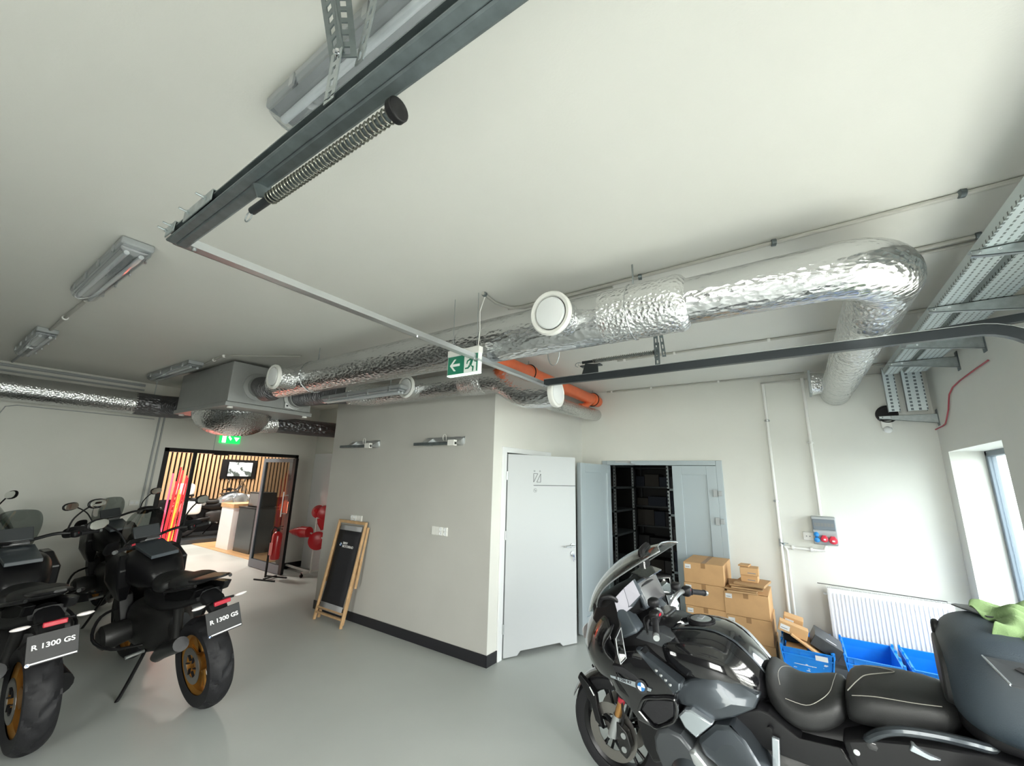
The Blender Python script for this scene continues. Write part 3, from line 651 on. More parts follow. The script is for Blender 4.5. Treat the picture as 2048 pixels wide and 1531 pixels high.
for t in TR:
    t.location = (t.location.x*KS, t.location.y*KS, 1.78+(t.location.z-1.78)*KS); t.scale = (KS, KS, KS)

# ---------------------------------------------------------------- cable trays
tr_s = slotted_mat('perforated_tray_side', (0.56,0.62,0.63), (0.10,0.12,0.12), 0.06, 0.04, axis='Y', fx=0.30, fz=0.30, rough=0.4, metal=0.5, axis2='Z')
tr_m = slotted_mat('perforated_tray', (0.58,0.65,0.66), (0.17,0.20,0.20), 0.031, 0.034, axis='Y', fx=0.28, fz=0.62, rough=0.38, metal=0.45)
tr_v = slotted_mat('perforated_tray_upright', (0.66,0.73,0.75), (0.16,0.19,0.21), 0.058, 0.036, axis='Z', fx=0.36, fz=0.60, rough=0.38, metal=0.45)
def tray(x0, w, label):
    t = thing('cable_tray', label, 'cable tray', (x0, 0, 2.86))
    MB().box(0,0.4,0,w,5.32,0.003).build('tray_floor', tr_m, t, smooth=0)
    for xx in (0, w-0.003):
        MB().box(xx,0.4,0.003,xx+0.003,5.32,0.06).build('tray_side', tr_s, t, smooth=0)
    MB().box(0.035,5.62,-0.33,w+0.02,5.623,0.14).build('drop_section', tr_v, t, smooth=0)
    for xx in (0.035, w+0.017): MB().box(xx,5.623,-0.33,xx+0.003,5.675,0.14).build('drop_side', MAT['zinc'], t, smooth=0)
    b = MB(); b.prism([(0,5.30,0.0),(0.035,5.62,0.13),(0.035,5.62,0.133),(0,5.30,0.003)], (w,0,0)); b.build('bend_section', tr_m, t, smooth=0)
tray(0.82, 0.105, 'narrower perforated cable tray along the right wall, outer of the two')
tray(0.965, 0.165, 'wider perforated cable tray along the right wall, next to the wall')
for i, (y, z, lb) in enumerate([(2.63,2.85,'first cable tray bracket from the right edge of the view, dark underside'),(3.40,2.85,'cable tray bracket second from the right edge of the view'),(4.23,2.85,'cable tray bracket just behind the bend of the dark door track'),(4.82,2.85,'cable tray bracket above the vertical tray drop'),(5.70,2.49,'lowest cable tray bracket under the vertical tray ends')]):
    t = thing('tray_bracket', lb, 'bracket', (XR, y, z))
    b = MB(); b.prism([(0,-0.02,-0.085),(0,-0.02,0.008),(-0.44,-0.02,0.008),(-0.44,-0.02,-0.02)], (0,0.003,0)); b.box(-0.44,-0.02,0.005,0,0.02,0.008); b.prism([(0,-0.02,-0.085),(-0.44,-0.02,-0.02),(-0.44,0.004,-0.02),(0,0.004,-0.085)], (0,0,0.003)); b.build('arm', MAT['zinc'], t, smooth=0)
    MB().box(-0.006,-0.03,-0.11,0,0.03,0.05).build('wall_plate', MAT['zinc_dark'], t, smooth=0)
    for xx in (-0.415,-0.35): MB().lathe([(0.007,0),(0.007,0.004)], (xx,-0.02,-0.008), (0,-1,0), 12).build('rivet', MAT['chrome'], t)
tag(MB().tube([(XR-0.01,4.20,2.67),(XR-0.01,4.55,2.665),(XR-0.012,4.84,2.655),(XR-0.01,5.05,2.64),(XR-0.01,5.18,2.60),(XR-0.012,5.22,2.55),(XR-0.012,5.28,2.48),(XR-0.012,5.40,2.40),(XR-0.012,5.46,2.37),(XR-0.012,5.55,2.36),(XR-0.03,5.72,2.345)], 0.006, 8).build('red_cable', MAT['red_cable'], None),
    'thin red cable clipped along the right wall below the cable trays', 'cable')
t = thing('pipe_sleeve', 'black round sleeve in the far wall behind the vertical cable trays', 'sleeve', (0.86,YF,2.53))
MB().lathe([(0.085,0.0),(0.092,0.0),(0.092,-0.04),(0.080,-0.04),(0.080,-0.005)], (0,0,0), (0,1,0), 26).build('collar', MAT['black'], t)
MB().lathe([(0.079,-0.004),(0.078,-0.001)], (0,0,0), (0,1,0), 24).build('opening', MAT['black_hole'], t)
t = thing('motion_detector', 'white motion detector on the far wall under the black sleeve', 'detector', (0.845,YF,2.40))
MB().box(-0.045,-0.04,-0.015,0.045,0,0.06).build('base', MAT['white_plastic'], t, bevel=0.006)
MB().ell((0,-0.035,-0.035),(0.038,0.032,0.035),16,10).build('lens', MAT['white_gloss'], t)

# ---------------------------------------------------------------- conduits
def conduit(label, pts, r=0.011, clips=(), m='conduit_grey', cat='conduit', cdir=(0,0,1), cm='zinc_dark', name='conduit'):
    t = thing(name, label, cat, pts[0])
    o = Vector(pts[0]); b = MB(); b.tube([Vector(p)-o for p in pts], r, 10); b.build('tube', MAT[m], t)
    for c in clips:
        c = Vector(c)-o; d = Vector(cdir)
        q = MB(); q.lathe([(r*1.25,-0.012),(r*1.7,-0.01),(r*1.7,0.01),(r*1.25,0.012)], c, (Vector(pts[1])-Vector(pts[0])).normalized(), 12)
        q.bar(c, c+d*(0.012 if abs(d.z) > 0.5 else 0.028), 0.02, 0.006, up=(1,0,0) if abs(d.x) < 0.5 else (0,0,1)); q.build('clip', MAT[cm], t)
    return t
zc = H-0.013
conduit('grey ceiling conduit behind the foil duct, reaching the right wall above the trays', [(-1.72,2.44,zc),(-1.60,2.47,zc),(1.2,2.42,zc)], 0.012, [(-0.70,2.455,zc),(0.03,2.44,zc),(0.74,2.42,zc)])
conduit('short white conduit bent at an angle by the exit sign wires', [(-1.72,2.12,zc),(-1.74,2.30,zc),(-1.70,2.43,zc),(-1.60,2.50,zc),(-0.9,2.50,zc)], 0.011, [(-1.72,2.14,zc)])
conduit('ceiling conduit emerging right of the big duct elbow', [(0.62,2.93,zc),(1.2,2.90,zc)], 0.012, [(0.91,2.91,zc)])
conduit('second ceiling conduit right of the big duct elbow, just behind the first', [(0.62,3.0,zc),(1.2,2.97,zc)], 0.009)
conduit('thin white ceiling conduit passing behind the slotted hanger of the dark track', [(-1.50,4.24,zc),(0.42,4.24,zc)], 0.011, [(-1.42,4.24,zc),(-0.90,4.24,zc),(-0.08,4.24,zc)], cm='white_plastic')
conduit('short pair conduit on the ceiling between the duct branch and the cable tray', [(0.60,4.05,zc),(1.2,4.03,zc)], 0.013)
conduit('white conduit along the top of the far wall', [(-2.22,5.78,zc),(0.20,5.78,zc)], 0.011, [(-2.15,5.78,zc),(-1.57,5.78,zc),(-0.71,5.78,zc)], cm='white_plastic')
conduit('upper white conduit right of the big duct on the far wall', [(0.62,5.70,zc),(1.15,5.70,zc)], 0.012)
conduit('lower white conduit right of the big duct on the far wall', [(0.62,YF-0.015,2.97),(1.15,YF-0.015,2.97)], 0.012)
conduit('white conduit feeding the tall wall pipe, just below the ceiling', [(-0.25,YF-0.02,2.985),(0.22,YF-0.02,2.985)], 0.010)
conduit('tall white water pipe running down the far wall left of the socket box', [(-0.225,YF-0.03,2.97),(-0.225,YF-0.03,0.25)], 0.016, [(-0.225,YF-0.03,2.52),(-0.225,YF-0.03,1.59)], cdir=(0,1,0), cat='pipe', cm='alu', name='water_pipe', m='white_plastic')
conduit('second white pipe beside the tall water pipe, starting at the valve', [(-0.19,YF-0.03,1.10),(-0.175,YF-0.03,1.06),(-0.175,YF-0.03,0.25)], 0.013, cat='pipe', name='water_pipe', m='white_plastic')
t = thing('stop_valve', 'small metal stop valve where the tall pipe meets the horizontal pipe', 'valve', (-0.225,YF-0.03,1.13))
MB().cyl((0,0,-0.03),(0,0,0.05),0.021,n=14).build('body', MAT['alu'], t); q = MB().cyl((0,0,0),(0.03,-0.05,0.0),0.008,n=8); q.bar((-0.01,-0.05,0.012),(0.07,-0.05,0.012),0.012,0.006); q.build('lever', MAT['zinc_dark'], t)
conduit('short horizontal white pipe from the stop valve to the socket box', [(-0.20,YF-0.03,1.10),(0.13,YF-0.03,1.095),(0.165,YF-0.035,1.10),(0.185,YF-0.035,1.15)], 0.015, [(-0.12,YF-0.03,1.10),(0.05,YF-0.03,1.097)], cdir=(0,1,0), cm='white_plastic', cat='pipe', name='water_pipe', m='white_plastic')
conduit('white vertical conduit dropping from the ceiling to the grey socket box', [(0.172,YF-0.03,3.0),(0.172,YF-0.03,1.46)], 0.017, [(0.172,YF-0.03,2.25)], cdir=(0,1,0), cm='white_plastic', m='white_plastic')
conduit('pair of grey conduits, left one, down the end wall beside the showroom doorway', [(XE+0.015,2.21,2.65),(XE+0.015,2.21,1.2)], 0.012, m='mid_grey_plastic')
conduit('pair of grey conduits, right one, down the end wall beside the showroom doorway', [(XE+0.015,2.27,2.65),(XE+0.015,2.27,1.2)], 0.012, m='mid_grey_plastic')
conduit('thin cable along the end wall below the large duct with a step down', [(XE+0.01,0.55,2.36),(XE+0.01,0.62,2.38),(XE+0.01,0.66,2.50),(XE+0.01,0.75,2.53),(XE+0.01,2.15,2.53)], 0.006, m='mid_grey_plastic', cat='cable', name='wall_cable')
conduit('thick conduit along the ceiling edge above the large end wall duct', [(XE+0.02,-1.5,3.02),(XE+0.02,1.95,3.02)], 0.02, m='mid_grey_plastic')
conduit('second conduit just below the ceiling edge above the large end wall duct', [(XE+0.02,-1.5,2.95),(XE+0.02,1.95,2.95)], 0.014, m='mid_grey_plastic')
conduit('thin cable above the showroom door going up to the lit exit sign', [(XE+0.01,3.02,2.08),(XE+0.01,3.02,2.6)], 0.004, m='mid_grey_plastic', cat='cable', name='wall_cable')
conduit('conduit on the ceiling round the edge of the ventilation unit', [(-6.2,1.95,zc),(-5.35,1.88,zc),(-5.15,1.95,zc),(-4.5,2.35,zc)], 0.012, [(-5.6,1.9,zc),(-5.3,1.89,zc)], cm='white_plastic')
conduit('thin conduit from the end wall to the small ceiling lamp', [(-8.1,0.60,zc),(-7.25,0.60,zc)], 0.012, m='mid_grey_plastic')
conduit('white conduit between the two ceiling lamps at the left', [(-6.1,0.60,zc),(-4.5,0.60,zc)], 0.013, [(-5.2,0.60,zc)], cm='white_plastic')

# ---------------------------------------------------------------- ceiling lamps
def lamp(label, x0, x1, y, w=0.155, zt=None, group=None, clips=4):
    zt = zt if zt is not None else H; t = thing('fluorescent_lamp', label, 'lamp', ((x0+x1)/2, y, zt), 0, group); Ln = (x1-x0)/2
    def sec(x, s, d): # diffuser ring: bowed
        out = []
        for i in range(9):
            a = PI*i/8; out.append((x, -math.cos(a)*w/2*s, -0.035-abs(math.sin(a))**0.7*d))
        return out
    b = MB(); b.grid([sec(-Ln+0.0,0.85,0.02), sec(-Ln+0.03,1,0.06), sec(-Ln+0.06,1,0.068), sec(Ln-0.06,1,0.068), sec(Ln-0.03,1,0.06), sec(Ln,0.85,0.02)]); b.build('diffuser', MAT['clear_plastic'], t)
    b = MB(); b.box(-Ln+0.005,-w/2,-0.045,Ln-0.005,w/2,-0.0); b.build('housing', MAT['mid_grey_plastic'], t, bevel=0.01)
    b = MB(); b.prism([(-Ln+0.04,-w*0.42,-0.05),(-Ln+0.04,w*0.42,-0.05),(-Ln+0.04,w*0.28,-0.062),(-Ln+0.04,-w*0.28,-0.062)], (2*Ln-0.08,0,0)); b.build('reflector', MAT['reflector'], t, smooth=0)
    for s in (-1, 1): MB().cyl((-Ln+0.05,s*w*0.22,-0.078),(Ln-0.05,s*w*0.22,-0.078),0.013,n=14).build('tube', MAT['white_gloss'], t)
    for k in range(clips):
        x = -Ln+2*Ln*(k+0.5)/clips
        for s in (-1, 1): MB().box(x-0.012,s*(w/2+0.002)-0.004,-0.065,x+0.012,s*(w/2+0.002)+0.004,-0.02).build('clip', MAT['alu'], t, smooth=0)
    return t
lamp('large clear fluorescent ceiling lamp behind the steel door track', -1.42, 0.1, 0.575, 0.18)
lamp('middle fluorescent ceiling lamp on the left half of the ceiling', -4.26, -3.02, 0.55, 0.15)
lamp('smallest looking fluorescent ceiling lamp furthest left near the end wall', -7.12, -5.80, 0.585, 0.15)
lamp('fluorescent ceiling lamp beside the grey ventilation unit', -7.4, -5.9, 1.83, 0.16)
t = lamp('fluorescent lamp hanging in front of the shorter foil duct above the block', -4.75, -3.30, 2.84, 0.11, 2.70)
MB().cyl((-0.5,0,0),(-0.5,0,H-2.70),0.004,n=6).build('suspension_rod', MAT['zinc'], t); MB().cyl((0.5,0,0),(0.5,0,H-2.70),0.004,n=6).build('suspension_rod', MAT['zinc'], t)

# ---------------------------------------------------------------- exit signs
t = thing('exit_sign', 'green emergency exit sign with white arrow and running figure hanging on wires', 'sign', (-1.857, 2.1, 2.47))
MB().box(-0.142,-0.0,0.0,0.142,0.035,0.006).build('bottom_edge', MAT['exit_lit_white'], t, smooth=0)
MB().box(-0.142,0.0,0.006,0.142,0.035,0.145).build('sign_body', MAT['exit_white'], t, smooth=0)
MB().box(-0.145,-0.004,0.145,0.145,0.04,0.19).build('housing', MAT['white_plastic'], t, bevel=0.003)
MB().box(-0.138,-0.002,0.010,0.015,0.0,0.140).build('green_field', MAT['exit_green'], t, smooth=0)
MB().box(0.015,-0.002,0.010,0.138,0.0,0.140).build('figure_field', MAT['exit_white'], t, smooth=0)
ar = MB(); ar.prism([(-0.118,-0.003,0.075),(-0.078,-0.003,0.118),(-0.060,-0.003,0.118),(-0.092,-0.003,0.084),(-0.025,-0.003,0.084),(-0.025,-0.003,0.066),(-0.092,-0.003,0.066),(-0.060,-0.003,0.032),(-0.078,-0.003,0.032)], (0,0.001,0)); ar.build('arrow', MAT['exit_white'], t, smooth=0)
fg = MB(); Yq = -0.004
def sp(pts): fg.prism([(p[0],Yq,p[1]) for p in pts], (0,0.0015,0))
sp([(0.125,0.012),(0.136,0.012),(0.136,0.138),(0.125,0.138)]); sp([(0.105,0.125),(0.125,0.125),(0.125,0.138),(0.095,0.138)])
sp([(0.062,0.062),(0.082,0.055),(0.098,0.100),(0.078,0.106)]) # torso
sp([(0.062,0.062),(0.075,0.052),(0.055,0.035),(0.026,0.034),(0.026,0.044),(0.050,0.046)]) # rear leg
sp([(0.072,0.058),(0.084,0.055),(0.104,0.048),(0.100,0.014),(0.090,0.014),(0.091,0.040)]) # front leg
sp([(0.078,0.104),(0.070,0.106),(0.042,0.094),(0.036,0.072),(0.045,0.070),(0.050,0.087),(0.072,0.094)])
sp([(0.094,0.098),(0.100,0.094),(0.110,0.078),(0.124,0.076),(0.124,0.085),(0.115,0.087)])
fg.cyl((0.092,Yq,0.118),(0.092,Yq+0.0015,0.118),0.010,n=14); fg.build('running_figure', MAT['exit_green'], t, smooth=0)
for x in (-0.118, 0.105): MB().tube([(x,0.018,0.19),(x+0.002,0.015,0.35),(x,0.012,H-2.475)], 0.0022, 6).build('wire', MAT['zinc'], t)
MB().tube([(0.118,0.018,0.19),(0.125,0.02,0.32),(0.118,0.02,0.45),(0.14,0.05,0.585)], 0.0035, 6).build('feed_cable', MAT['white_plastic'], t)
t = thing('exit_sign', 'small lit green exit sign on the end wall above the showroom doorway', 'sign', (XE, 3.24, 2.30))
MB().box(0.0,-0.16,-0.06,0.04,0.16,0.10).build('sign_body', MAT['exit_lit_green'], t, smooth=0, bevel=0.004)
q = MB(); q.box(0.041,-0.13,-0.05,0.043,-0.07,0.08); q.prism([(0.041,-0.04,0.05),(0.041,0.0,-0.01),(0.041,0.02,0.02),(0.041,-0.02,0.07)], (0.002,0,0)); q.build('running_figure', MAT['exit_lit_white'], t, smooth=0)
q = MB(); q.prism([(0.041,0.05,0.05),(0.041,0.14,0.05),(0.041,0.095,-0.02)], (0.002,0,0)); q.build('arrow', MAT['exit_lit_white'], t, smooth=0)

# ---------------------------------------------------------------- lamps and sockets on the block wall
for x0, lb in ((-5.27,'left of the two grey batten brackets on the block wall'), (-3.80,'right of the two grey batten brackets on the block wall')):
    t = thing('wall_batten', lb, 'bracket', (x0, YB, 2.14))
    MB().box(0.05,-0.135,-0.02,0.70,-0.095,0.015).build('batten', MAT['zinc_dark'], t, bevel=0.004)
    MB().box(0.60,-0.14,-0.03,0.70,-0.09,0.035).build('end_box', MAT['white_plastic'], t, bevel=0.004)
    for x in (0.14, 0.62):
        b = MB(); b.prism([(x,0,-0.02),(x,-0.12,-0.005),(x,-0.12,0.0),(x,0,0.07)], (0.10,0,0)); b.build('bracket_arm', MAT['alu'], t, smooth=0)
    MB().box(0.12,-0.004,0.0,0.74,-0.0,0.08).build('back_plate', MAT['alu'], t, smooth=0)
    MB().tube([(0.50,-0.05,0.02)]+[(0.48+0.025*math.cos(a),-0.06,0.07+0.04*math.sin(a)) for a in [0.2+5*i/10 for i in range(11)]], 0.003, 6).build('cable_loop', MAT['white_plastic'], t)
def sockets(label, x0, z, ws):
    t = thing('wall_socket', label, 'socket', (x0, YB, z))
    x = 0
    for w, k in ws:
        MB().box(x,-0.012,-0.045,x+w-0.004,0,0.045).build('socket_plate' , MAT['white_plastic'], t, bevel=0.003)
        if k:
            for zz in (-0.022, 0.022):
                q = MB().lathe([(0.019,0.0),(0.021,-0.004),(0.018,-0.006),(0.016,-0.001)], (x+w/2,-0.012,zz), (0,1,0), 18); q.build('socket_ring', MAT['white_gloss'], t)
        x += w
sockets('group of white sockets in the middle of the grey block wall', -3.48, 1.18, [(0.05,0),(0.06,0),(0.065,1),(0.065,1)])
sockets('group of white sockets just above the leaning deck chair', -4.98, 1.20, [(0.065,1),(0.065,1),(0.06,0),(0.05,0)])
t = thing('wall_socket', 'white socket on the end wall to the left of the showroom doorway', 'socket', (XE, 2.13, 1.28))
MB().box(0,-0.06,-0.04,0.015,0.06,0.04).build('socket_plate', MAT['white_plastic'], t, bevel=0.003)
q = MB(); q.cyl((0.015,-0.028,0),(0.018,-0.028,0),0.02,n=16); q.build('socket_ring', MAT['white_gloss'], t); MB().cyl((0.015,0.028,0),(0.018,0.028,0),0.02,n=16).build('socket_ring', MAT['white_gloss'], t)
# ---------------------------------------------------------------- socket box, radiator
t = thing('socket_box', 'grey power distribution box with blue and red sockets on the far wall', 'socket box', (0.08, YF, 1.15))
b = MB(); b.prism([(0,0,0.0),(0,-0.09,0.02),(0,-0.11,0.15),(0,-0.10,0.16),(0,-0.10,0.295),(0,0,0.30)], (0.21,0,0)); b.build('housing', MAT['mid_grey_plastic'], t, smooth=0, bevel=0.006)
MB().box(0.008,-0.112,0.165,0.202,-0.101,0.272).build('breaker_window', MAT['frame_grey'], t, smooth=0, bevel=0.004)
q = MB(); 
for i in range(6): q.box(0.02+i*0.029,-0.113,0.20,0.044+i*0.029,-0.112,0.235)
q.build('breaker_row', MAT['grey_plastic'], t, smooth=0)
def cee(x, z, r, m):
    o = Vector((x,-0.095-0.01,z)); ax = (0,-1,0.12)
    s = MB().lathe([(r,-0.01),(r,0.028),(r*0.92,0.034),(r*0.9,0.04),(0.5*r,0.046)], o, ax, 22).build('power_socket', MAT[m], t)
    MB().box(x-r*0.28,-0.158,z-r*0.2,x+r*0.32,-0.148,z+r*0.18).build('lid_label', MAT['paper'] if m == 'socket_red' else MAT[m], s, smooth=0, bevel=0.002)
    MB().box(x-r*0.55,-0.135,z+r*0.75,x+r*0.55,-0.10,z+r*1.15).build('lid_hinge', MAT[m], s, smooth=0, bevel=0.003)
cee(0.029,0.112,0.024,'socket_blue'); cee(0.029,0.058,0.026,'socket_blue'); cee(0.094,0.072,0.034,'socket_red'); cee(0.168,0.062,0.038,'socket_red')
t = thing('wall_socket', 'white double socket half hidden behind the grey power box', 'socket', (-0.012, YF, 1.19))
MB().box(0,-0.035,0,0.10,0,0.085).build('socket_plate', MAT['white_plastic'], t, bevel=0.005)
for x in (0.032,0.062): MB().cyl((x,-0.035,0.042),(x,-0.037,0.042),0.006,n=10).build('socket_hole', MAT['ink_grey'], t)

t = thing('radiator', 'white ribbed panel radiator on the far wall near the window corner', 'radiator', (0.135, YF-0.05, 0.14))
W, Hh = 0.93, 0.60; rows = []
n = 28
for z in (0.0, 0.035, 0.05, Hh-0.05, Hh-0.035, Hh):
    flat = z in (0.0, 0.035, Hh-0.035, Hh); row = []
    for i in range(n):
        x0 = 0.015+(W-0.03)*i/n; p = (W-0.03)/n
        for k, dy in ((0.0,0),(0.30,0),(0.42,0.006),(0.88,0.006)): row.append((x0+p*k, -0.10+(0 if flat else dy), z))
    row = [(0,-0.095,z)]+row+[(W,-0.095,z)]; rows.append(row)
b = MB(); b.grid(rows); b.build('front_panel', MAT['radiator'], t, smooth=25)
b = MB(); b.box(0,-0.094,0,0.006,-0.0,Hh); b.build('side_cover', MAT['radiator'], t, smooth=0); b = MB(); b.box(W-0.006,-0.094,0,W,0,Hh); b.build('side_cover', MAT['radiator'], t, smooth=0)
b = MB(); b.box(0,-0.10,Hh,W,-0.088,Hh+0.006); b.box(0,-0.012,Hh,W,0,Hh+0.006)
for i in range(62): b.box(W*i/62,-0.088,Hh,W*i/62+0.004,-0.012,Hh+0.004)
b.build('top_grille', MAT['radiator'], t, smooth=0)
MB().box(0.01,-0.03,0.02,W-0.01,-0.0,Hh-0.01).build('rear_panel', MAT['radiator'], t, smooth=0)
for x in (0.15, W-0.15): MB().box(x-0.02,0,0.1,x+0.02,0.05,Hh-0.1).build('wall_bracket', MAT['white_plastic'], t, smooth=0)
MB().cyl((-0.0,-0.05,0.54),(-0.03,-0.05,0.54),0.012,n=10).build('vent_plug', MAT['alu'], t)
tag(MB().bar((0.06,5.72,0.775),(1.03,5.70,0.760),0.008,0.006).build('dark_strip', MAT['iron'], None, smooth=0), 'thin dark strip along the top of the white radiator', 'dark_strip')  # thin dark strip just above the radiator top, slightly tilted

# ---------------------------------------------------------------- cardboard boxes
def carton(label, x0, y0, z0, w, d, h, group=None, rot=0, lab=True, flaps=False, logo=False, tape=True, tilt=None, lw=0.06, name='cardboard_box'):
    t = thing(name, label, 'box', (x0+w/2, y0+d/2, z0), rot, group)
    if tilt: t.rotation_euler = tilt
    MB().box(-w/2,-d/2,0,w/2,d/2,h).build('carton', MAT['card'], t, smooth=0, bevel=0.004)
    if tape:
        MB().box(-0.022,-d/2-0.0008,h-0.05,0.022,d/2+0.0008,h+0.0008).build('tape', MAT['tape'] if tape == 1 else MAT['card_side'], t, smooth=0)
    if lab:
        l = MB().box(-w/2+0.015,-d/2-0.0012,h-0.065,-w/2+0.015+lw,-d/2,h-0.022).build('label', MAT['paper'], t, smooth=0)
        q = MB(); q.box(-w/2+0.022,-d/2-0.0018,h-0.052,-w/2+0.010+lw*0.85,-d/2-0.0012,h-0.048); q.build('label_print', MAT['ink'], l, smooth=0)
    if logo:
        MB().box(-w*0.10,-d/2-0.0014,h*0.28,w*0.34,-d/2,h*0.38).build('printed_line', MAT['ink_grey'], t, smooth=0)
    if flaps:
        q = MB(); q.box(0,0,0,w,0.003,0.14, Matrix.Translation((-w/2,-d/2,h)) @ Matrix.Rotation(math.radians(-70),4,'X')); q.build('flap', MAT['card_side'], t, smooth=0)
    return t
g = 'large cartons stacked before the storage doorway'
zs = [0.0, 0.245, 0.48, 0.71]; hs = [0.243, 0.233, 0.228, 0.208]
lb = ['bottom carton of the left stack, mostly hidden by the motorcycle', 'third carton from the top of the taller left stack', 'second carton from the top of the taller left stack', 'topmost cardboard carton of the taller left stack with a taped lid']
for i in range(4): carton(lb[i], -1.155+0.006*(i%2), 5.14+0.004*i, zs[i], 0.40, 0.545, hs[i], g)
zs = [0.0, 0.236, 0.462]; hs = [0.234, 0.224, 0.222]
lb = ['bottom carton of the right stack below the flattened boxes', 'middle carton of the right stack, behind the black fuel tank', 'top carton of the right stack carrying flattened boxes']
for i in range(3): carton(lb[i], -0.752+0.01*(1-i), 5.14, zs[i], 0.40, 0.54, hs[i], g, lab=i > 0)
b = MB(); b.box(0,0,0,0.18,0.17,0.003, Matrix.Translation((-0.54,5.14,0.690))@Matrix.Rotation(math.radians(6),4,'X'))
tag(b.build('cardboard_flap', MAT['card'], None, smooth=0), 'loose cardboard flap lying on the right stack beside the flattened boxes', 'cardboard')
fl = [(-0.75,5.10,0.687,0.28,0.36,0.016,8),(-0.74,5.12,0.705,0.30,0.34,0.014,-5),(-0.70,5.13,0.722,0.29,0.36,0.015,4),(-0.73,5.16,0.74,0.22,0.30,0.013,10),(-0.645,5.14,0.755,0.28,0.36,0.022,-7)]
fn = ['lowest flattened carton on the right stack','second flattened carton from below on the right stack','middle flattened carton on the right stack','fourth flattened carton from below on the right stack','topmost flattened carton right below the small box']
for (x,y,z,w,d,h,r), l in zip(fl, fn):
    tag(MB().box(-w/2,-d/2,0,w/2,d/2,h).build('flat_carton', MAT['card_side'], None, smooth=0, bevel=0.003, loc=(x+w/2,y+d/2,z)), l, 'flattened box', 'flattened cartons on the right stack').rotation_euler = (0,0,math.radians(r))
carton('small cardboard box directly on the flattened cartons', -0.60, 5.24, 0.778, 0.155, 0.17, 0.068, 'small boxes', 0, False, logo=True, tape=0)
carton('small cardboard box on top of another small box, highest on the right stack', -0.605, 5.22, 0.847, 0.17, 0.17, 0.072, 'small boxes', 0.05, False, logo=True, tape=0)
carton('flat pale box lying on the highest small cardboard box', -0.615, 5.27, 0.920, 0.10, 0.14, 0.014, 'small boxes', -0.1, False, tape=0)

# ---------------------------------------------------------------- blue crates
def crate(label, x0, y0, w=0.385, d=0.60, h=0.325, lid=True):
    t = thing('storage_crate', label, 'crate', (x0+w/2, y0+d/2, 0), 0, 'blue crates by the radiator')
    tp = 0.035; wt = 0.004
    def ring(z, k): return [(-w/2+k,-d/2+k,z),(w/2-k,-d/2+k,z),(w/2-k,d/2-k,z),(-w/2+k,d/2-k,z)]
    b = MB(); b.grid([ring(0,tp), ring(h-0.06,0.012), ring(h-0.06,0.0), ring(h-0.045,0.0), ring(h-0.045,0.012), ring(h-0.008,0.010), ring(h-0.008,0.0), ring(h,0.0), ring(h,0.016), ring(h-0.06,0.016), ring(0.006,tp+0.004)], closed=True)
    vs = b.bm.verts; vs.ensure_lookup_table(); b.bm.faces.new([vs[i] for i in (3,2,1,0)]); b.bm.faces.new([vs[i] for i in (-4,-3,-2,-1)])
    b.build('crate_body', MAT['crate_blue'], t, smooth=0, bevel=0.002)
    for x in (-w/2+0.06,-w*0.13,w*0.13,w/2-0.06):
        MB().box(x-0.003,-d/2+0.004,h-0.045,x+0.003,-d/2+0.014,h-0.008).build('rib', MAT['crate_blue'], t, smooth=0)
    if lid:
        for s in (-1, 1):
            b = MB(); M = Matrix.Translation((s*(w/2+0.006),0,h-0.005)) @ Matrix.Rotation(s*math.radians(9),4,'Y')
            b.box(-0.005,-d/2-0.01,-0.20,0.005,d/2+0.01,0.0,M)
            q = b.build('lid_half', MAT['crate_blue'], t, smooth=0, bevel=0.002)
            for yy in (-d/2,-d/6,d/6,d/2-0.03): MB().box(s*(w/2+0.002)-0.008,yy,h-0.03,s*(w/2+0.002)+0.010,yy+0.03,h+0.018).build('lid_hinge', MAT['crate_blue'], q, smooth=0, bevel=0.002)
    return t
c1 = crate('left blue crate full of boxes, scuffed with white paint', -0.285, 4.94)
c2 = crate('empty middle blue crate in front of the white radiator', 0.185, 5.00)
c3 = crate('right blue crate partly behind the seat and top case', 0.625, 5.02)
MB().box(0.06,-0.3035,0.265,0.15,-0.302,0.305).build('label', MAT['paper'], c1, smooth=0)
rn = random.Random(11); sc = MB()
for k in range(16):
    x = rn.uniform(-0.13,0.12); z = rn.uniform(0.06,0.23); y = -0.3+0.035-(z/0.265)*0.023-0.0015
    sc.box(x,y,z,x+rn.uniform(0.004,0.03),y+0.001,z+rn.uniform(0.002,0.010))
sc.box(-0.10,-0.2905,0.200,0.06,-0.2895,0.205)
q = sc.build('paint_scuff', MAT['crate_scuff'], c1, smooth=0); q['kind'] = 'stuff'
carton('brown cardboard box with two white labels tilted on the left blue crate', -0.31, 5.00, 0.405, 0.23, 0.18, 0.085, None, 0, True, tape=0, tilt=(math.radians(-6),math.radians(15),0), lw=0.075)
carton('smaller brown box behind the tilted box on the left crate', -0.27, 5.22, 0.43, 0.16, 0.16, 0.08, None, 0, True, tape=0, tilt=(0,math.radians(12),0), lw=0.07)
t = thing('black_box', 'dark grey box tilted at the right side of the left blue crate', 'box', (0.035,5.18,0.315)); t.rotation_euler = (0,math.radians(28),0)
MB().box(-0.11,-0.16,0,0.11,0.16,0.10).build('carton', MAT['dark_grey'], t, smooth=0, bevel=0.004); MB().box(-0.02,-0.10,0.1005,0.06,-0.085,0.1015).build('white_edge', MAT['paper'], t, smooth=0)
tag(MB().box(-0.16,-0.16,0,0.16,0.16,0.016).build('flat_carton', MAT['card'], None, smooth=0, bevel=0.003, loc=(-0.07,5.12,0.335)), 'flat cardboard piece slanting down into the left blue crate', 'flattened box').rotation_euler = (0,math.radians(33),0)
carton('open cardboard box sunk inside the left blue crate', -0.25, 4.99, 0.12, 0.16, 0.30, 0.20, None, 0, False, tape=0)
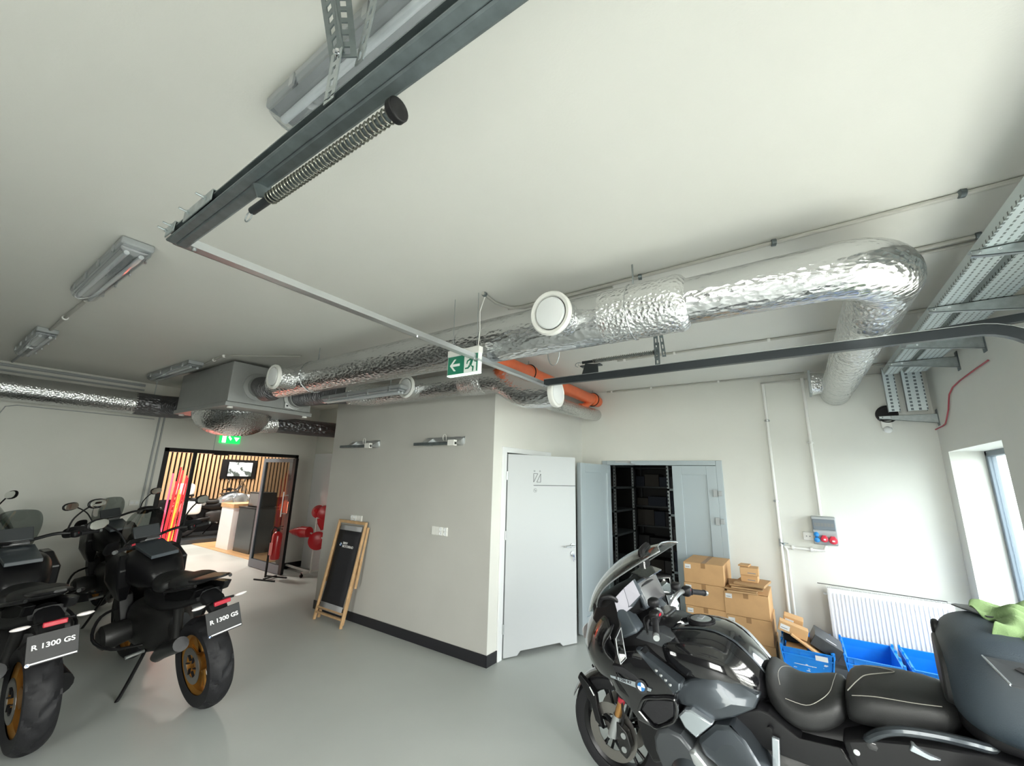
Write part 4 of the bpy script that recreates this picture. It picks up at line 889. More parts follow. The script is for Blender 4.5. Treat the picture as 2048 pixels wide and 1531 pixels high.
tag(MB().box(-0.07,-0.12,0,0.07,0.12,0.08).build('fabric_bag', MAT['canvas'], None, bevel=0.03, loc=(-0.20,5.22,0.32), seg=4), 'dark folded bag at the back left of the left blue crate', 'bag')

# ---------------------------------------------------------------- deck chair
t = thing('deck_chair', 'folded wooden deck chair with black canvas leaning on the grey block wall', 'chair', (-4.90, 3.33, 0))
MT = Matrix(((1,0.0,0.045,0),(0,1,0.150,0),(0,0,1,0),(0,0,0,1)))
def rail(p0, p1, w=0.022, h=0.035): 
    a, c = MT @ Vector(p0), MT @ Vector(p1); return MB().bar(a, c, w, h, up=(0,1,0))
for s in (-1, 1):
    rail((s*0.275,0,0.0),(s*0.275,0,1.18)).build('frame_rail', MAT['wood'], t, smooth=0, bevel=0.004)
    rail((s*0.245,0.035,0.02),(s*0.245,0.05,0.74)).build('seat_rail', MAT['wood'], t, smooth=0, bevel=0.004)
    rail((s*0.305,0.05,0.42),(s*0.300,0.03,1.12),0.018,0.03).build('back_rail', MAT['wood'], t, smooth=0, bevel=0.004)
rail((-0.285,0,1.165),(0.285,0,1.165),0.035,0.03).build('cross_bar', MAT['wood'], t, smooth=0, bevel=0.004)
rail((-0.285,0,0.09),(0.285,0,0.09),0.022,0.03).build('cross_bar', MAT['wood'], t, smooth=0, bevel=0.004)
a, c = MT @ Vector((-0.27,0,0.145)), MT @ Vector((0.27,0,0.145)); MB().cyl(a, c, 0.013, n=12).build('dowel', MAT['wood'], t)
def sheet(z0, z1, m, nm, y=-0.004):
    b = MB(); b.grid([[MT @ Vector((x, y+0.012*math.sin(PI*(z-0.15)/0.98)+0.0*x, z)) for x in (-0.225,-0.1,0.1,0.225)] for z in [z0+(z1-z0)*i/10 for i in range(11)]]); return b.build(nm, m, t, solid=0.003)
sheet(0.215,1.06,MAT['canvas'],'canvas'); sheet(1.06,1.12,MAT['canvas_grey'],'canvas_band'); sheet(0.13,0.215,MAT['canvas_grey'],'canvas_band')
ez = (MT @ Vector((0,0,1)))-(MT @ Vector((0,0,0)))
o = MT @ Vector((-0.135,-0.006+0.012*0.9,0.885)); roundel(t, frameM(o, (1,0,0), ez), 0.034)
for k, (s_, z, w) in enumerate((('BMW',0.905,1),('MOTORRAD',0.868,1))):
    o = MT @ Vector((-0.085,-0.003,z)); text('print', s_, 0.040, MAT['white_print'], t, frameM(o, (1,0,0), ez), align='LEFT')

# ---------------------------------------------------------------- showroom beyond the glazed doorway
SX = XE-0.15
boxes('wall_showroom', MAT['wall'], [(-15.0,9.0,0,SX,9.15,3.6), (-15.15,1.0,0,-15.0,9.15,3.6), (-15.0,0.85,0,SX,1.0,3.6), (SX,5.0,0,SX+0.1,9.15,3.6), (SX-0.02,0.85,0,SX,SY0,3.6), (SX-0.02,SY1,0,SX,9,3.6),(SX-0.02,SY0,SH,SX,SY1,3.6)])
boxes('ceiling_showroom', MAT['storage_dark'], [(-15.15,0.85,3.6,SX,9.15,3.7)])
def wood_mat(name, c1, c2):
    m, nt, b = new_mat(name); tc = nt.nodes.new('ShaderNodeTexCoord'); br = nt.nodes.new('ShaderNodeTexBrick')
    br.inputs['Color1'].default_value = (*c1,1); br.inputs['Color2'].default_value = (*c2,1); br.inputs['Mortar'].default_value = (*[x*0.5 for x in c1],1)
    br.inputs['Scale'].default_value = 1.0; br.inputs['Mortar Size'].default_value = 0.004; br.inputs['Brick Width'].default_value = 1.1; br.inputs['Row Height'].default_value = 0.14
    nt.links.new(tc.outputs['Object'], br.inputs['Vector']); nt.links.new(br.outputs['Color'], b.inputs['Base Color']); b.inputs['Roughness'].default_value = 0.4; return m
boxes('floor_showroom', wood_mat('oak_planks', (0.55,0.33,0.15), (0.62,0.39,0.19)), [(-14.9,4.50,0,-8.95,8.95,0.012)])
boxes('trim_4', MAT['black'], [(XE-0.02,SY0-0.06,0,XE+0.02,SY0,SH+0.06), (XE-0.02,SY1,0,XE+0.02,SY1+0.06,SH+0.06), (XE-0.02,SY0-0.06,SH,XE+0.02,SY1+0.06,SH+0.06), (XE-0.02,2.75,0,XE+0.02,2.80,SH)], bevel=0.004)
w6 = bpy.data.objects.new('window_6', None); COL.objects.link(w6); struct(w6)
MB().box(XE-0.005,SY0,0.05,XE+0.005,2.75,SH).build('pane', MAT['glass'], w6, smooth=0); MB().box(XE-0.02,SY0,0,XE+0.02,2.75,0.10).build('kick_plate', MAT['black'], w6, smooth=0)
dc = MB().box(XE+0.02,3.03,2.03,XE+0.07,3.24,2.08); struct(dc.build('trim_5', MAT['black'], None, smooth=0, bevel=0.004))
d3 = bpy.data.objects.new('door_3', None); COL.objects.link(d3); struct(d3); d3.location = (-8.90, 4.23, 0)
b = MB(); W3 = 1.20; b.box(0,-0.025,0.01,0.075,0.025,2.03); b.build('stile', MAT['frame_grey'], d3, smooth=0, bevel=0.003)
b = MB(); b.box(W3-0.10,-0.025,0.01,W3,0.025,2.03); b.build('stile', MAT['black'], d3, smooth=0, bevel=0.003)
b = MB(); b.box(0.075,-0.025,0.01,W3-0.10,0.025,0.15); b.build('bottom_rail', MAT['frame_grey'], d3, smooth=0); b = MB(); b.box(0.075,-0.025,1.96,W3-0.10,0.025,2.03); b.build('top_rail', MAT['frame_grey'], d3, smooth=0)
MB().box(0.075,-0.004,0.15,W3-0.10,0.004,1.96).build('pane', MAT['door_glass'], d3, smooth=0)
b = MB(); b.cyl((W3-0.16,-0.08,0.98),(W3-0.16,-0.08,1.42),0.012,n=12); 
for z in (1.04,1.36): b.cyl((W3-0.16,-0.08,z),(W3-0.10,-0.02,z),0.008,n=8)
b.build('handle', MAT['alu'], d3); MB().cyl((W3-0.05,-0.03,1.05),(W3-0.05,-0.03,1.25),0.01,n=10).build('lock_handle', MAT['chrome'], d3)
# slatted wall
xs = -14.0; y0, y1 = 3.6, 8.4; pit = 0.105; rows = []
for z in (0.98, 3.0):
    row = []; y = y0
    while y < y1:
        row += [(xs,y,z),(xs+0.05,y,z),(xs+0.05,y+pit*0.55,z),(xs,y+pit*0.55,z)]; y += pit
    rows.append(row)
def stripe_mat(name, c1, c2, pit, y0, f):
    m, nt, b = new_mat(name); tc = nt.nodes.new('ShaderNodeTexCoord'); sp = nt.nodes.new('ShaderNodeSeparateXYZ'); nt.links.new(tc.outputs['Object'], sp.inputs[0])
    q = [nt.nodes.new('ShaderNodeMath') for _ in range(4)]; ops = ['SUBTRACT','MULTIPLY','FRACT','LESS_THAN']; vals = [y0-0.001, 1/pit, 0, f+0.02]
    prev = sp.outputs['Y']
    for n_, o_, v_ in zip(q, ops, vals): n_.operation = o_; nt.links.new(prev, n_.inputs[0]); n_.inputs[1].default_value = v_; prev = n_.outputs[0]
    mx = nt.nodes.new('ShaderNodeMix'); mx.data_type = 'RGBA'; mx.inputs[6].default_value = (*c2,1); mx.inputs[7].default_value = (*c1,1); nt.links.new(prev, mx.inputs[0]); nt.links.new(mx.outputs[2], b.inputs['Base Color']); b.inputs['Roughness'].default_value = 0.6; return m
b = MB(); b.grid(rows); o = b.build('wall_slatted', stripe_mat('oak_slats', (0.62,0.40,0.22), (0.012,0.011,0.011), pit, y0, 0.55), None, smooth=0); struct(o)
boxes('wall_backdrop', MAT['black'], [(xs-0.05,3.6,0,xs,8.4,3.2),(xs,3.6,0,xs+0.06,8.4,0.98)])
boxes('platform', MAT['dark_grey'], [(-13.95,4.2,0.012,-12.45,8.0,0.10)], bevel=0.004)['label'] = 'low dark display platform in the showroom'
tv = thing('wall_screen', 'wall mounted screen on the slatted wood wall of the showroom', 'screen', (xs+0.06,5.92,1.82))
MB().box(0,-0.50,-0.28,0.02,0.46,0.28).build('back_board', MAT['black'], tv, smooth=0); 
m, nt, bs = new_mat('screen_picture'); tc = nt.nodes.new('ShaderNodeTexCoord'); nz = nt.nodes.new('ShaderNodeTexNoise'); nz.inputs['Scale'].default_value = 5.5; nz.inputs['Detail'].default_value = 3
cr = nt.nodes.new('ShaderNodeValToRGB'); cr.color_ramp.elements[0].position = 0.42; cr.color_ramp.elements[0].color = (0.05,0.06,0.05,1); cr.color_ramp.elements[1].position = 0.52; cr.color_ramp.elements[1].color = (0.62,0.64,0.62,1)
nt.links.new(tc.outputs['Object'], nz.inputs['Vector']); nt.links.new(nz.outputs['Fac'], cr.inputs['Fac']); nt.links.new(cr.outputs['Color'], bs.inputs['Emission Color']); bs.inputs['Emission Strength'].default_value = 1.3; bs.inputs['Base Color'].default_value = (0,0,0,1)
MB().box(0.02,-0.34,-0.22,0.05,0.34,0.22).build('frame', MAT['black'], tv, smooth=0, bevel=0.004); MB().box(0.0505,-0.325,-0.20,0.0515,0.325,0.205).build('display', m, tv, smooth=0)
# glowing red tubes
t = thing('neon_lamp', 'fan of glowing red and orange light tubes just inside the showroom', 'lamp', (-9.9,3.2,0.0))
MB().box(-0.15,-0.22,0,0.15,0.2,0.10).build('base', MAT['black'], t, smooth=0, bevel=0.01)
neon = [mat('neon_'+k, c, 0.4, emit=e) for k, c, e in (('red',(1,0.02,0.03),0.9),('pink',(1,0.08,0.16),1.1),('orange',(1,0.25,0.03),1.3))]
for i, (ya, yb, z1, k) in enumerate([(-0.16,-0.14,1.70,1),(-0.13,-0.08,1.55,0),(-0.10,-0.03,1.82,0),(-0.06,0.02,1.76,0),(-0.03,0.0,1.40,2),(0.0,0.07,1.66,0),(0.03,0.05,1.30,2),(0.06,0.12,1.62,0),(0.09,0.13,1.45,1),(0.13,0.15,1.25,2)]):
    MB().cyl((0.03*math.sin(i*2.1),ya,0.10),(0.05*math.sin(i*1.7),yb,z1),0.014,n=10).build('light_tube', neon[k], t)
nl = bpy.data.lights.new('neon_glow','POINT'); nl.energy = 4; nl.color = (1,0.15,0.05); nl.shadow_soft_size = 0.15; o = bpy.data.objects.new('neon_glow', nl); COL.objects.link(o); o.location = (-9.75,3.2,1.0)
# counter and monitor
t = thing('counter', 'white showroom counter end seen through the doorway', 'counter', (-11.35,4.66,0))
MB().box(-0.2,0,0,0.42,0.6,0.93).build('body', MAT['white_gloss'], t, smooth=0, bevel=0.004); MB().box(-0.22,-0.02,0.93,0.45,0.62,1.02).build('top', MAT['wood'], t, smooth=0, bevel=0.004)
t = thing('counter', 'dark grey showroom cabinet beside the white counter', 'cabinet', (-10.80,4.72,0))
MB().box(0,0,0,0.75,0.6,0.95).build('body', MAT['graphite'], t, smooth=0, bevel=0.004); MB().box(-0.01,-0.01,0.95,0.76,0.61,0.975).build('top', MAT['black'], t, smooth=0)
t = thing('monitor', 'black box shaped monitor on the dark showroom cabinet', 'monitor', (-10.45,4.95,0.975)); MB().box(-0.25,-0.1,0.0,0.3,0.25,0.33).build('casing', MAT['black'], t, smooth=0, bevel=0.01); MB().box(-0.22,-0.102,0.03,0.27,-0.1,0.30).build('display', MAT['screen'], t, smooth=0)
t = thing('display_shelf', 'shelving with goods seen through the glass door leaf', 'shelf', (-9.9,6.6,0.012))
for z in (0.4,0.8,1.2,1.6,2.0): MB().box(0,0,z,1.4,0.4,z+0.03).build('shelf_board', MAT['wood'], t, smooth=0)
for x in (0,0.68,1.37): MB().box(x,0,0,x+0.03,0.4,2.2).build('upright', MAT['black'], t, smooth=0)
for i, x in enumerate((0.08,0.35,0.78,1.08)):
    for z, w_ in ((1.642,'upper'),(1.242,'middle')):
        tag(MB().box(0,0,0,0.2,0.25,0.2).build('goods_box', shelf_box_m[(i+int(z*3)) % 4] if i % 2 else MAT['card'], None, smooth=0, bevel=0.004, loc=(-9.9+x,6.66,z)), 'box of goods on the %s shelf behind the glass door' % w_, 'box', 'goods on the %s showroom shelf' % w_)
for x, y in ((-13.0,5.2),(-11.0,6.5),(-10.0,3.2),(-12.0,3.4)):
    l = bpy.data.lights.new('lamp_light','AREA'); l.shape = 'DISK'; l.size = 0.5; l.energy = 45; l.color = (1,0.93,0.84); o = bpy.data.objects.new('lamp_light', l); COL.objects.link(o); o.location = (x,y,3.52)
# fire extinguisher on its stand
t = thing('extinguisher_stand', 'low black floor stand carrying the red fire extinguisher', 'stand', (-7.60,3.98,0)); t.rotation_euler = (0,0,math.radians(20))
for y in (-0.13,0.13): MB().box(-0.20,y-0.012,0,0.22,y+0.012,0.022).build('foot', MAT['black'], t, smooth=0, bevel=0.003)
MB().box(-0.02,-0.13,0.022,0.02,0.13,0.036).build('cross_piece', MAT['black'], t, smooth=0); MB().box(-0.11,-0.012,0.022,-0.085,0.012,0.78).build('post', MAT['black'], t, smooth=0)
t = thing('fire_extinguisher', 'red fire extinguisher standing in front of the open glass door', 'fire extinguisher', (-7.57,3.99,-0.03))
MB().lathe([(0.055,0.34),(0.074,0.35),(0.08,0.37),(0.08,0.72),(0.072,0.76),(0.045,0.79),(0.026,0.80)], (0,0,0), (0,0,1), 26).build('cylinder', MAT['fire_red'], t)
b = MB(); b.cyl((0,0,0.80),(0,0,0.85),0.02,n=12); b.bar((-0.02,0,0.86),(0.10,0.02,0.89),0.02,0.012); b.bar((-0.02,0,0.845),(0.09,0.02,0.845),0.02,0.01); b.build('valve', MAT['black'], t)
MB().tube([(0,0,0.84),(-0.06,-0.04,0.87),(-0.11,-0.05,0.80),(-0.10,-0.05,0.60),(-0.09,-0.05,0.42)], 0.011, 8).build('hose', MAT['rubber'], t); MB().box(-0.05,-0.085,0.42,0.05,-0.078,0.62).build('instruction_label', MAT['fire_red'], t)
# trolley rack with red cones
t = thing('trolley_rack', 'white metal trolley rack against the end wall beyond the glass door', 'rack', (-7.55,4.50,0))
MB().bar((0.22,-0.12,0.07),(0.30,0.30,0.07),0.03,0.03).build('base_tube', MAT['white_plastic'], t, smooth=0); MB().bar((-0.62,0.05,0.07),(0.30,0.0,0.07),0.03,0.03).build('base_tube', MAT['white_plastic'], t, smooth=0)
MB().bar((0.28,-0.0,0.07),(0.28,0.0,1.12),0.022,0.022,up=(1,0,0)).build('post', MAT['white_plastic'], t, smooth=0); MB().bar((-0.1,0.05,0.72),(0.70,-0.05,0.66),0.02,0.02).build('arm', MAT['white_plastic'], t, smooth=0)
for x, y in ((0.24,-0.14),(-0.6,0.05),(0.30,0.28)):
    q = MB().cyl((x-0.012,y,0.028),(x+0.012,y,0.028),0.028,n=16); q.box(x-0.008,y-0.008,0.03,x+0.008,y+0.008,0.07); q.build('caster', MAT['black'], t)
g = 'red cones and discs on the trolley rack'
for lb, c, ax, prof in [('stack of red cones lying sideways on the trolley rack', (-7.95,4.42,0.70), (1,0.15,0.05), [(0.03,0),(0.05,0.1),(0.06,0.105),(0.07,0.2),(0.08,0.205),(0.085,0.3),(0.10,0.31),(0.09,0.5)]),
    ('red round disc hanging at the right end of the trolley rack', (-7.06,4.43,0.62), (0.75,-0.6,0), [(0.15,-0.012),(0.155,0),(0.13,0.014),(0.05,0.025)]),
    ('upper red cone on top of the trolley rack post', (-7.27,4.49,1.10), (0.4,-0.5,0.15), [(0.11,-0.06),(0.115,-0.04),(0.07,0.03),(0.03,0.09)]),
    ('red drum shape behind the top of the trolley rack', (-7.12,4.55,1.08), (0.8,-0.5,0.0), [(0.11,-0.10),(0.13,-0.02),(0.12,0.08),(0.05,0.10)]),
    ('red cone hanging below the rack top', (-7.25,4.62,0.93), (0.2,0.1,-1), [(0.12,-0.05),(0.11,0.02),(0.06,0.16)])]:
    tag(MB().lathe([(r_, h_) for r_, h_ in prof], c, ax, 22).build('red_cone', MAT['red'], None), lb, 'cone', g)
# ---------------------------------------------------------------- motorcycle helpers (local axes: x forward, y left, z up)
def tyre(name, root, x, r, w, ri, groove=0.005, m='rubber', n=120, y=0.0, dirn=1):
    us = [-1,-0.93,-0.8,-0.62,-0.42,-0.22,0,0.22,0.42,0.62,0.8,0.93,1]
    rows = []
    for i in range(n):
        a = 2*PI*i/n; row = [(x+ri*math.cos(a), y-w*0.40, r+ri*math.sin(a))]
        for u in us:
            h = (r-ri)
            rad = ri+h*(0.62 if abs(u) == 1 else 1-0.42*abs(u)**2.6)
            if abs(u) == 1: rad = ri+h*0.45
            if abs(u) < 0.85 and groove:
                k = (i+int(7*abs(u))*dirn+(5 if u > 0 else 0)) % 12
                if k < 3: rad -= groove
            yy = y+w/2*(u if abs(u) < 1 else u*0.97)
            row.append((x+rad*math.cos(a), yy, r+rad*math.sin(a)))
        row.append((x+ri*math.cos(a), y+w*0.40, r+ri*math.sin(a))); rows.append(row)
    rows.append(rows[0]); b = MB(); b.grid(rows); bmesh.ops.remove_doubles(b.bm, verts=b.bm.verts, dist=1e-5)
    return b.build(name, MAT[m], root, smooth=30)
def rim(root, x, zc, ri, w, nsp, m, y=0.0, hub=0.045, cross=False, ym=None):
    b = MB(); pr = [(ri+0.006,-w/2),(ri-0.002,-w/2+0.004),(ri-0.022,-w/2+0.02),(ri-0.026,0),(ri-0.022,w/2-0.02),(ri-0.002,w/2-0.004),(ri+0.006,w/2),(ri-0.006,w/2-0.012),(ri-0.012,0),(ri-0.006,-w/2+0.012)]
    b.lathe(pr, (x,y,zc), (0,1,0), 48, closed=True); o = b.build('wheel_rim', MAT[m], root)
    MB().cyl((x,y-w*0.38,zc),(x,y+w*0.38,zc),hub,n=20).build('hub', MAT[m], root, bevel=0.003)
    for k in range(nsp):
        a = 2*PI*k/nsp+0.2; 
        for s in (-1, 1):
            a2 = a+s*0.16
            p0 = (x+hub*0.8*math.cos(a), y, zc+hub*0.8*math.sin(a)); p1 = (x+(ri-0.02)*math.cos(a2), y, zc+(ri-0.02)*math.sin(a2))
            q = MB(); q.tube([p0, [(p0[i]+p1[i])/2 for i in range(3)], p1], [0.011,0.008,0.010], 8); q.build('spoke', MAT[m], root)
def patch(name, m, root, rows, th=0.006, sub=2, mirror=False, bev=0):
    out = []
    for s in ((1,-1) if mirror else (1,)):
        b = MB(); b.grid([[(p[0], p[1]*s, p[2]) for p in r] for r in rows]); out.append(b.build(name, MAT[m], root, sub=sub, solid=th))
    return out
def slab(name, m, root, pts, y0, y1, mirror=False, bev=0.006, yf=None, inner=0.8):
    # side panel: outline in (x, z), outer face at y1 inset a little, inner face at y0
    out = []
    for s in ((1,-1) if mirror else (1,)):
        b = MB(); cx = sum(p[0] for p in pts)/len(pts); cz = sum(p[1] for p in pts)/len(pts)
        yo = (lambda p: (yf(p[0], p[1]) if yf else y1))
        R0 = [(p[0], y0*s, p[1]) for p in pts]; R1 = [(p[0], (yo(p)-0.012)*s, p[1]) for p in pts]
        R2 = [(cx+(p[0]-cx)*0.955, yo(p)*s, cz+(p[1]-cz)*0.955) for p in pts]; R3 = [(cx+(p[0]-cx)*0.5, (yo((cx+(p[0]-cx)*0.5, cz+(p[1]-cz)*0.5))+0.0015)*s, cz+(p[1]-cz)*0.5) for p in pts]
        b.grid([R0,R1,R2,R3], closed=True, cap=True); out.append(b.build(name, MAT[m], root, bevel=bev, smooth=20))
    return out
def tb(name, m, root, pts, r, n=10, mirror=False, closed=False):
    out = []
    for s in ((1,-1) if mirror else (1,)):
        b = MB(); b.tube([(p[0], p[1]*s, p[2]) for p in pts], r, n, closed=closed); out.append(b.build(name, MAT[m], root))
    return out
def smooth_pts(P, k=4):
    P = [Vector(p) for p in P]; out = []
    for i in range(len(P)-1):
        a, b_, c, d = P[max(i-1,0)], P[i], P[i+1], P[min(i+2,len(P)-1)]
        for j in range(k):
            t = j/k; out.append(0.5*((2*b_)+(c-a)*t+(2*a-5*b_+4*c-d)*t*t+(3*b_-a-3*c+d)*t**3))
    out.append(P[-1]); return out
def brake(root, x, z, y, R, r0=0.62):
    b = MB(); b.lathe([(R,-0.002),(R,0.002),(R*r0,0.002),(R*r0,-0.002)], (x,y,z), (0,1,0), 48, closed=True); d = b.build('brake_disc', MAT['disc'], root)
    for k in range(6):
        a = k*PI/3; MB().bar((x+R*r0*math.cos(a),y,z+R*r0*math.sin(a)), (x+R*0.28*math.cos(a+0.25),y,z+R*0.28*math.sin(a+0.25)), 0.006, 0.016, up=(0,1,0)).build('disc_carrier', MAT['black'], d, smooth=0)
def levers(root, y, x, z, s, dx, dz):
    # switch block, grip, lever on one side; (x,y,z) inner end of the grip, outward direction (dx, s, dz)
    d = Vector((dx, s, dz)).normalized(); o = Vector((x,y,z)); 
    b = MB(); b.cyl(o, o+d*0.125, 0.0165, n=18); b.cyl(o-d*0.004, o+d*0.006, 0.022, n=18); b.cyl(o+d*0.118, o+d*0.128, 0.019, n=18); g = b.build('grip', MAT['rubber'], root)
    MB().cyl(o+d*0.128, o+d*0.150, 0.0155, n=16).build('bar_end', MAT['alu'], g)
    b = MB(); b.ell(o-d*0.035, (0.028,0.034,0.030), 14, 10, 0.6); sb = b.build('switch_block', MAT['black'], root)
    MB().box(*(o-d*0.045+Vector((-0.032,-0.008,0.004))), *(o-d*0.03+Vector((-0.026,0.008,0.020)))).build('button', MAT['lamp_red'], sb, smooth=0)
    pts = smooth_pts([o-d*0.05+Vector((0.03,0,-0.01)), o-d*0.01+Vector((0.06,0,-0.012)), o+d*0.05+Vector((0.055,0,-0.012)), o+d*0.115+Vector((0.045,0,-0.010))])
    b = MB(); b.tube(pts, 0.0055, 8); b.build('lever', MAT['satin_black'], root)

# ---------------------------------------------------------------- big black touring motorcycle, right foreground
def bike_matrix(root, origin, fwd, lean):
    fwd = Vector((fwd[0], fwd[1], 0)).normalized(); l = Vector((0,0,1)).cross(fwd)
    le = l*math.cos(lean)-Vector((0,0,1))*math.sin(lean); up = Vector((0,0,1))*math.cos(lean)+l*math.sin(lean)
    root.matrix_world = Matrix(((fwd.x,le.x,up.x,origin[0]),(fwd.y,le.y,up.y,origin[1]),(fwd.z,le.z,up.z,origin[2]),(0,0,0,1)))
rt = thing('motorcycle', 'large glossy black touring motorcycle with tall windscreen and big top case in the right foreground', 'motorcycle')
aa = math.atan2(.17,1.475); bike_matrix(rt, (-1.12,2.87,0.003), (-math.cos(aa), math.sin(aa)), math.radians(4))
# wheels
FX = -0.045
tyre('front_tyre', rt, FX, 0.298, 0.125, 0.215, 0.003); rim(rt, FX, 0.298, 0.222, 0.085, 5, 'satin_black', hub=0.04)
for s in (-1,1): brake(rt, FX, 0.298, s*0.075, 0.155)
MB().cyl((FX,-0.12,0.298),(FX,0.12,0.298),0.016,n=14).build('axle', MAT['alu'], rt)
for s in (-1,1):
    MB().cyl((FX-0.015,s*0.105,0.30),(FX-0.055,s*0.105,0.42),0.031,0.027,n=16).build('fork_leg', MAT['alu'], rt)
    MB().cyl((FX-0.055,s*0.105,0.42),(FX-0.085,s*0.105,0.505),0.021,n=16).build('fork_tube', MAT['gold'], rt)
    MB().cyl((FX-0.083,s*0.105,0.50),(FX-0.095,s*0.105,0.535),0.023,n=16).build('fork_ring', MAT['lamp_red'], rt)
    MB().cyl((FX-0.092,s*0.105,0.53),(-0.24,s*0.105,0.92),0.026,n=14).build('fork_upper', MAT['black'], rt)
    b = MB(); b.prism([(-0.10,s*0.088,0.40),(-0.165,s*0.088,0.36),(-0.185,s*0.088,0.29),(-0.155,s*0.088,0.22),(-0.115,s*0.088,0.24),(-0.10,s*0.088,0.32)], (0,s*0.045,0)); c = b.build('brake_caliper', MAT['iron'], rt, bevel=0.006)
    for zz in (0.27,0.34): MB().cyl((-0.145,s*0.133,zz),(-0.145,s*0.140,zz),0.016,n=14).build('caliper_piston_cap', MAT['alu'], c)
tb('brake_hose', 'rubber', rt, smooth_pts([(-0.13,0.12,0.38),(-0.15,0.13,0.44),(-0.14,0.12,0.50),(-0.16,0.11,0.58)]), 0.006, 8, True)
# front mudguard with side blades
rows = []
for i in range(9):
    a = math.radians(18+i*14); R = 0.325
    rows.append([(FX+(R-0.035*abs(v)**2)*math.cos(a), v*0.075, 0.298+(R-0.035*abs(v)**2)*math.sin(a)) for v in (-1,-0.5,0,0.5,1)])
patch('front_mudguard', 'gloss_black', rt, rows, 0.004)
slab('mudguard_blade', 'satin_black', rt, [(0.175,0.545),(0.16,0.57),(0.10,0.53),(0.045,0.48),(0.035,0.40),(0.005,0.30),(0.055,0.33),(0.08,0.41),(0.12,0.47)], 0.075, 0.105, True, 0.003)
tb('reflector_strip', 'white_gloss', rt, [(0.085,0.108,0.515),(0.055,0.108,0.475)], 0.004, 6, True)
# inner body: dark filler so nothing shows through
b = MB(); b.loft([(0.04,0.80,0.05,0.08,0.8),(-0.06,0.82,0.15,0.14,0.8),(-0.22,0.82,0.22,0.20,0.8),(-0.40,0.80,0.23,0.20,0.8),(-0.60,0.78,0.22,0.20,0.8),(-0.86,0.68,0.19,0.12,0.8),(-1.00,0.64,0.17,0.09,0.8),(-1.25,0.72,0.16,0.08,0.8),(-1.60,0.79,0.13,0.07,0.8),(-1.75,0.81,0.05,0.05,0.8)], 20); b.build('frame_body', MAT['black'], rt)
b = MB(); b.loft([(-0.38,0.48,0.14,0.14,0.8),(-0.50,0.46,0.20,0.19,0.7),(-0.70,0.45,0.21,0.21,0.7),(-0.95,0.46,0.18,0.17,0.7),(-1.05,0.48,0.10,0.10,0.8)], 18); b.build('engine_block', MAT['iron'], rt)
for s in (-1,1):
    b = MB(); b.lathe([(0.09,0.14),(0.095,0.22),(0.10,0.28),(0.095,0.36),(0.07,0.385)], (-0.60 if s > 0 else -0.58,0,0.42), (0,s,0), 22); b.build('cylinder_head', MAT['graphite'], rt)
# nose and upper fairing: half rows mirrored across the centre
def mrow(pts): return [(x,-y,z) for x,y,z in reversed(pts) if y > 0]+list(pts)
rows = [mrow(r) for r in [
  [(0.075,0.0,0.945),(0.055,0.07,0.95),(0.00,0.14,0.965),(-0.07,0.19,0.99),(-0.15,0.225,1.02)],
  [(0.118,0.0,0.87),(0.10,0.08,0.875),(0.03,0.17,0.89),(-0.06,0.235,0.915),(-0.17,0.27,0.945)],
  [(0.130,0.0,0.79),(0.115,0.09,0.79),(0.05,0.19,0.80),(-0.06,0.265,0.82),(-0.20,0.30,0.845)],
  [(0.120,0.0,0.715),(0.10,0.09,0.715),(0.03,0.19,0.725),(-0.08,0.275,0.74),(-0.22,0.315,0.765)],
  [(0.085,0.0,0.665),(0.07,0.08,0.665),(0.00,0.18,0.675),(-0.10,0.265,0.69),(-0.24,0.31,0.70)]]]
patch('nose_fairing', 'gloss_black', rt, rows, 0.008)
b = MB(); b.loft([(0.118,0.815,0.10,0.045,0.6),(0.132,0.815,0.085,0.035,0.6)], 16); b.build('headlamp', MAT['lamp_clear'], rt)
slab('headlamp_side', 'lamp_clear', rt, [(0.055,0.86),(0.0,0.875),(-0.06,0.86),(-0.02,0.82),(0.04,0.81)], 0.15, 0.2, True, 0.004, yf=lambda x,z: 0.205-(x+0.06)*0.75)
# side fairing, gloss black, with edge roll
yf = lambda x, z: 0.335-max(0,(x+0.25))*0.62-max(0,(z-0.80))*0.30
slab('side_fairing', 'gloss_black', rt, [(0.01,0.815),(0.0,0.765),(-0.055,0.72),(-0.19,0.652),(-0.30,0.615),(-0.345,0.57),(-0.42,0.565),(-0.50,0.60),(-0.545,0.66),(-0.55,0.755),(-0.575,0.80),(-0.36,0.905),(-0.25,0.87),(-0.12,0.855)], 0.12, 0.33, True, 0.01, yf=yf)
slab('air_intake', 'rubber', rt, [(-0.365,0.640),(-0.395,0.690),(-0.45,0.715),(-0.540,0.735),(-0.537,0.665),(-0.49,0.625),(-0.43,0.597)], 0.30, 0.345, True, 0.003)
tb('intake_edge', 'gloss_black', rt, smooth_pts([(-0.352,0.342,0.63),(-0.385,0.344,0.695),(-0.45,0.344,0.722),(-0.548,0.344,0.745),(-0.545,0.344,0.66),(-0.49,0.344,0.612),(-0.43,0.344,0.583),(-0.352,0.342,0.63)]), 0.0085, 8, True)
slab('vent_slot', 'rubber', rt, [(-0.205,0.805),(-0.27,0.812),(-0.34,0.79),(-0.39,0.755),(-0.35,0.757),(-0.26,0.775),(-0.215,0.775)], 0.30, 0.338, True, 0.002)
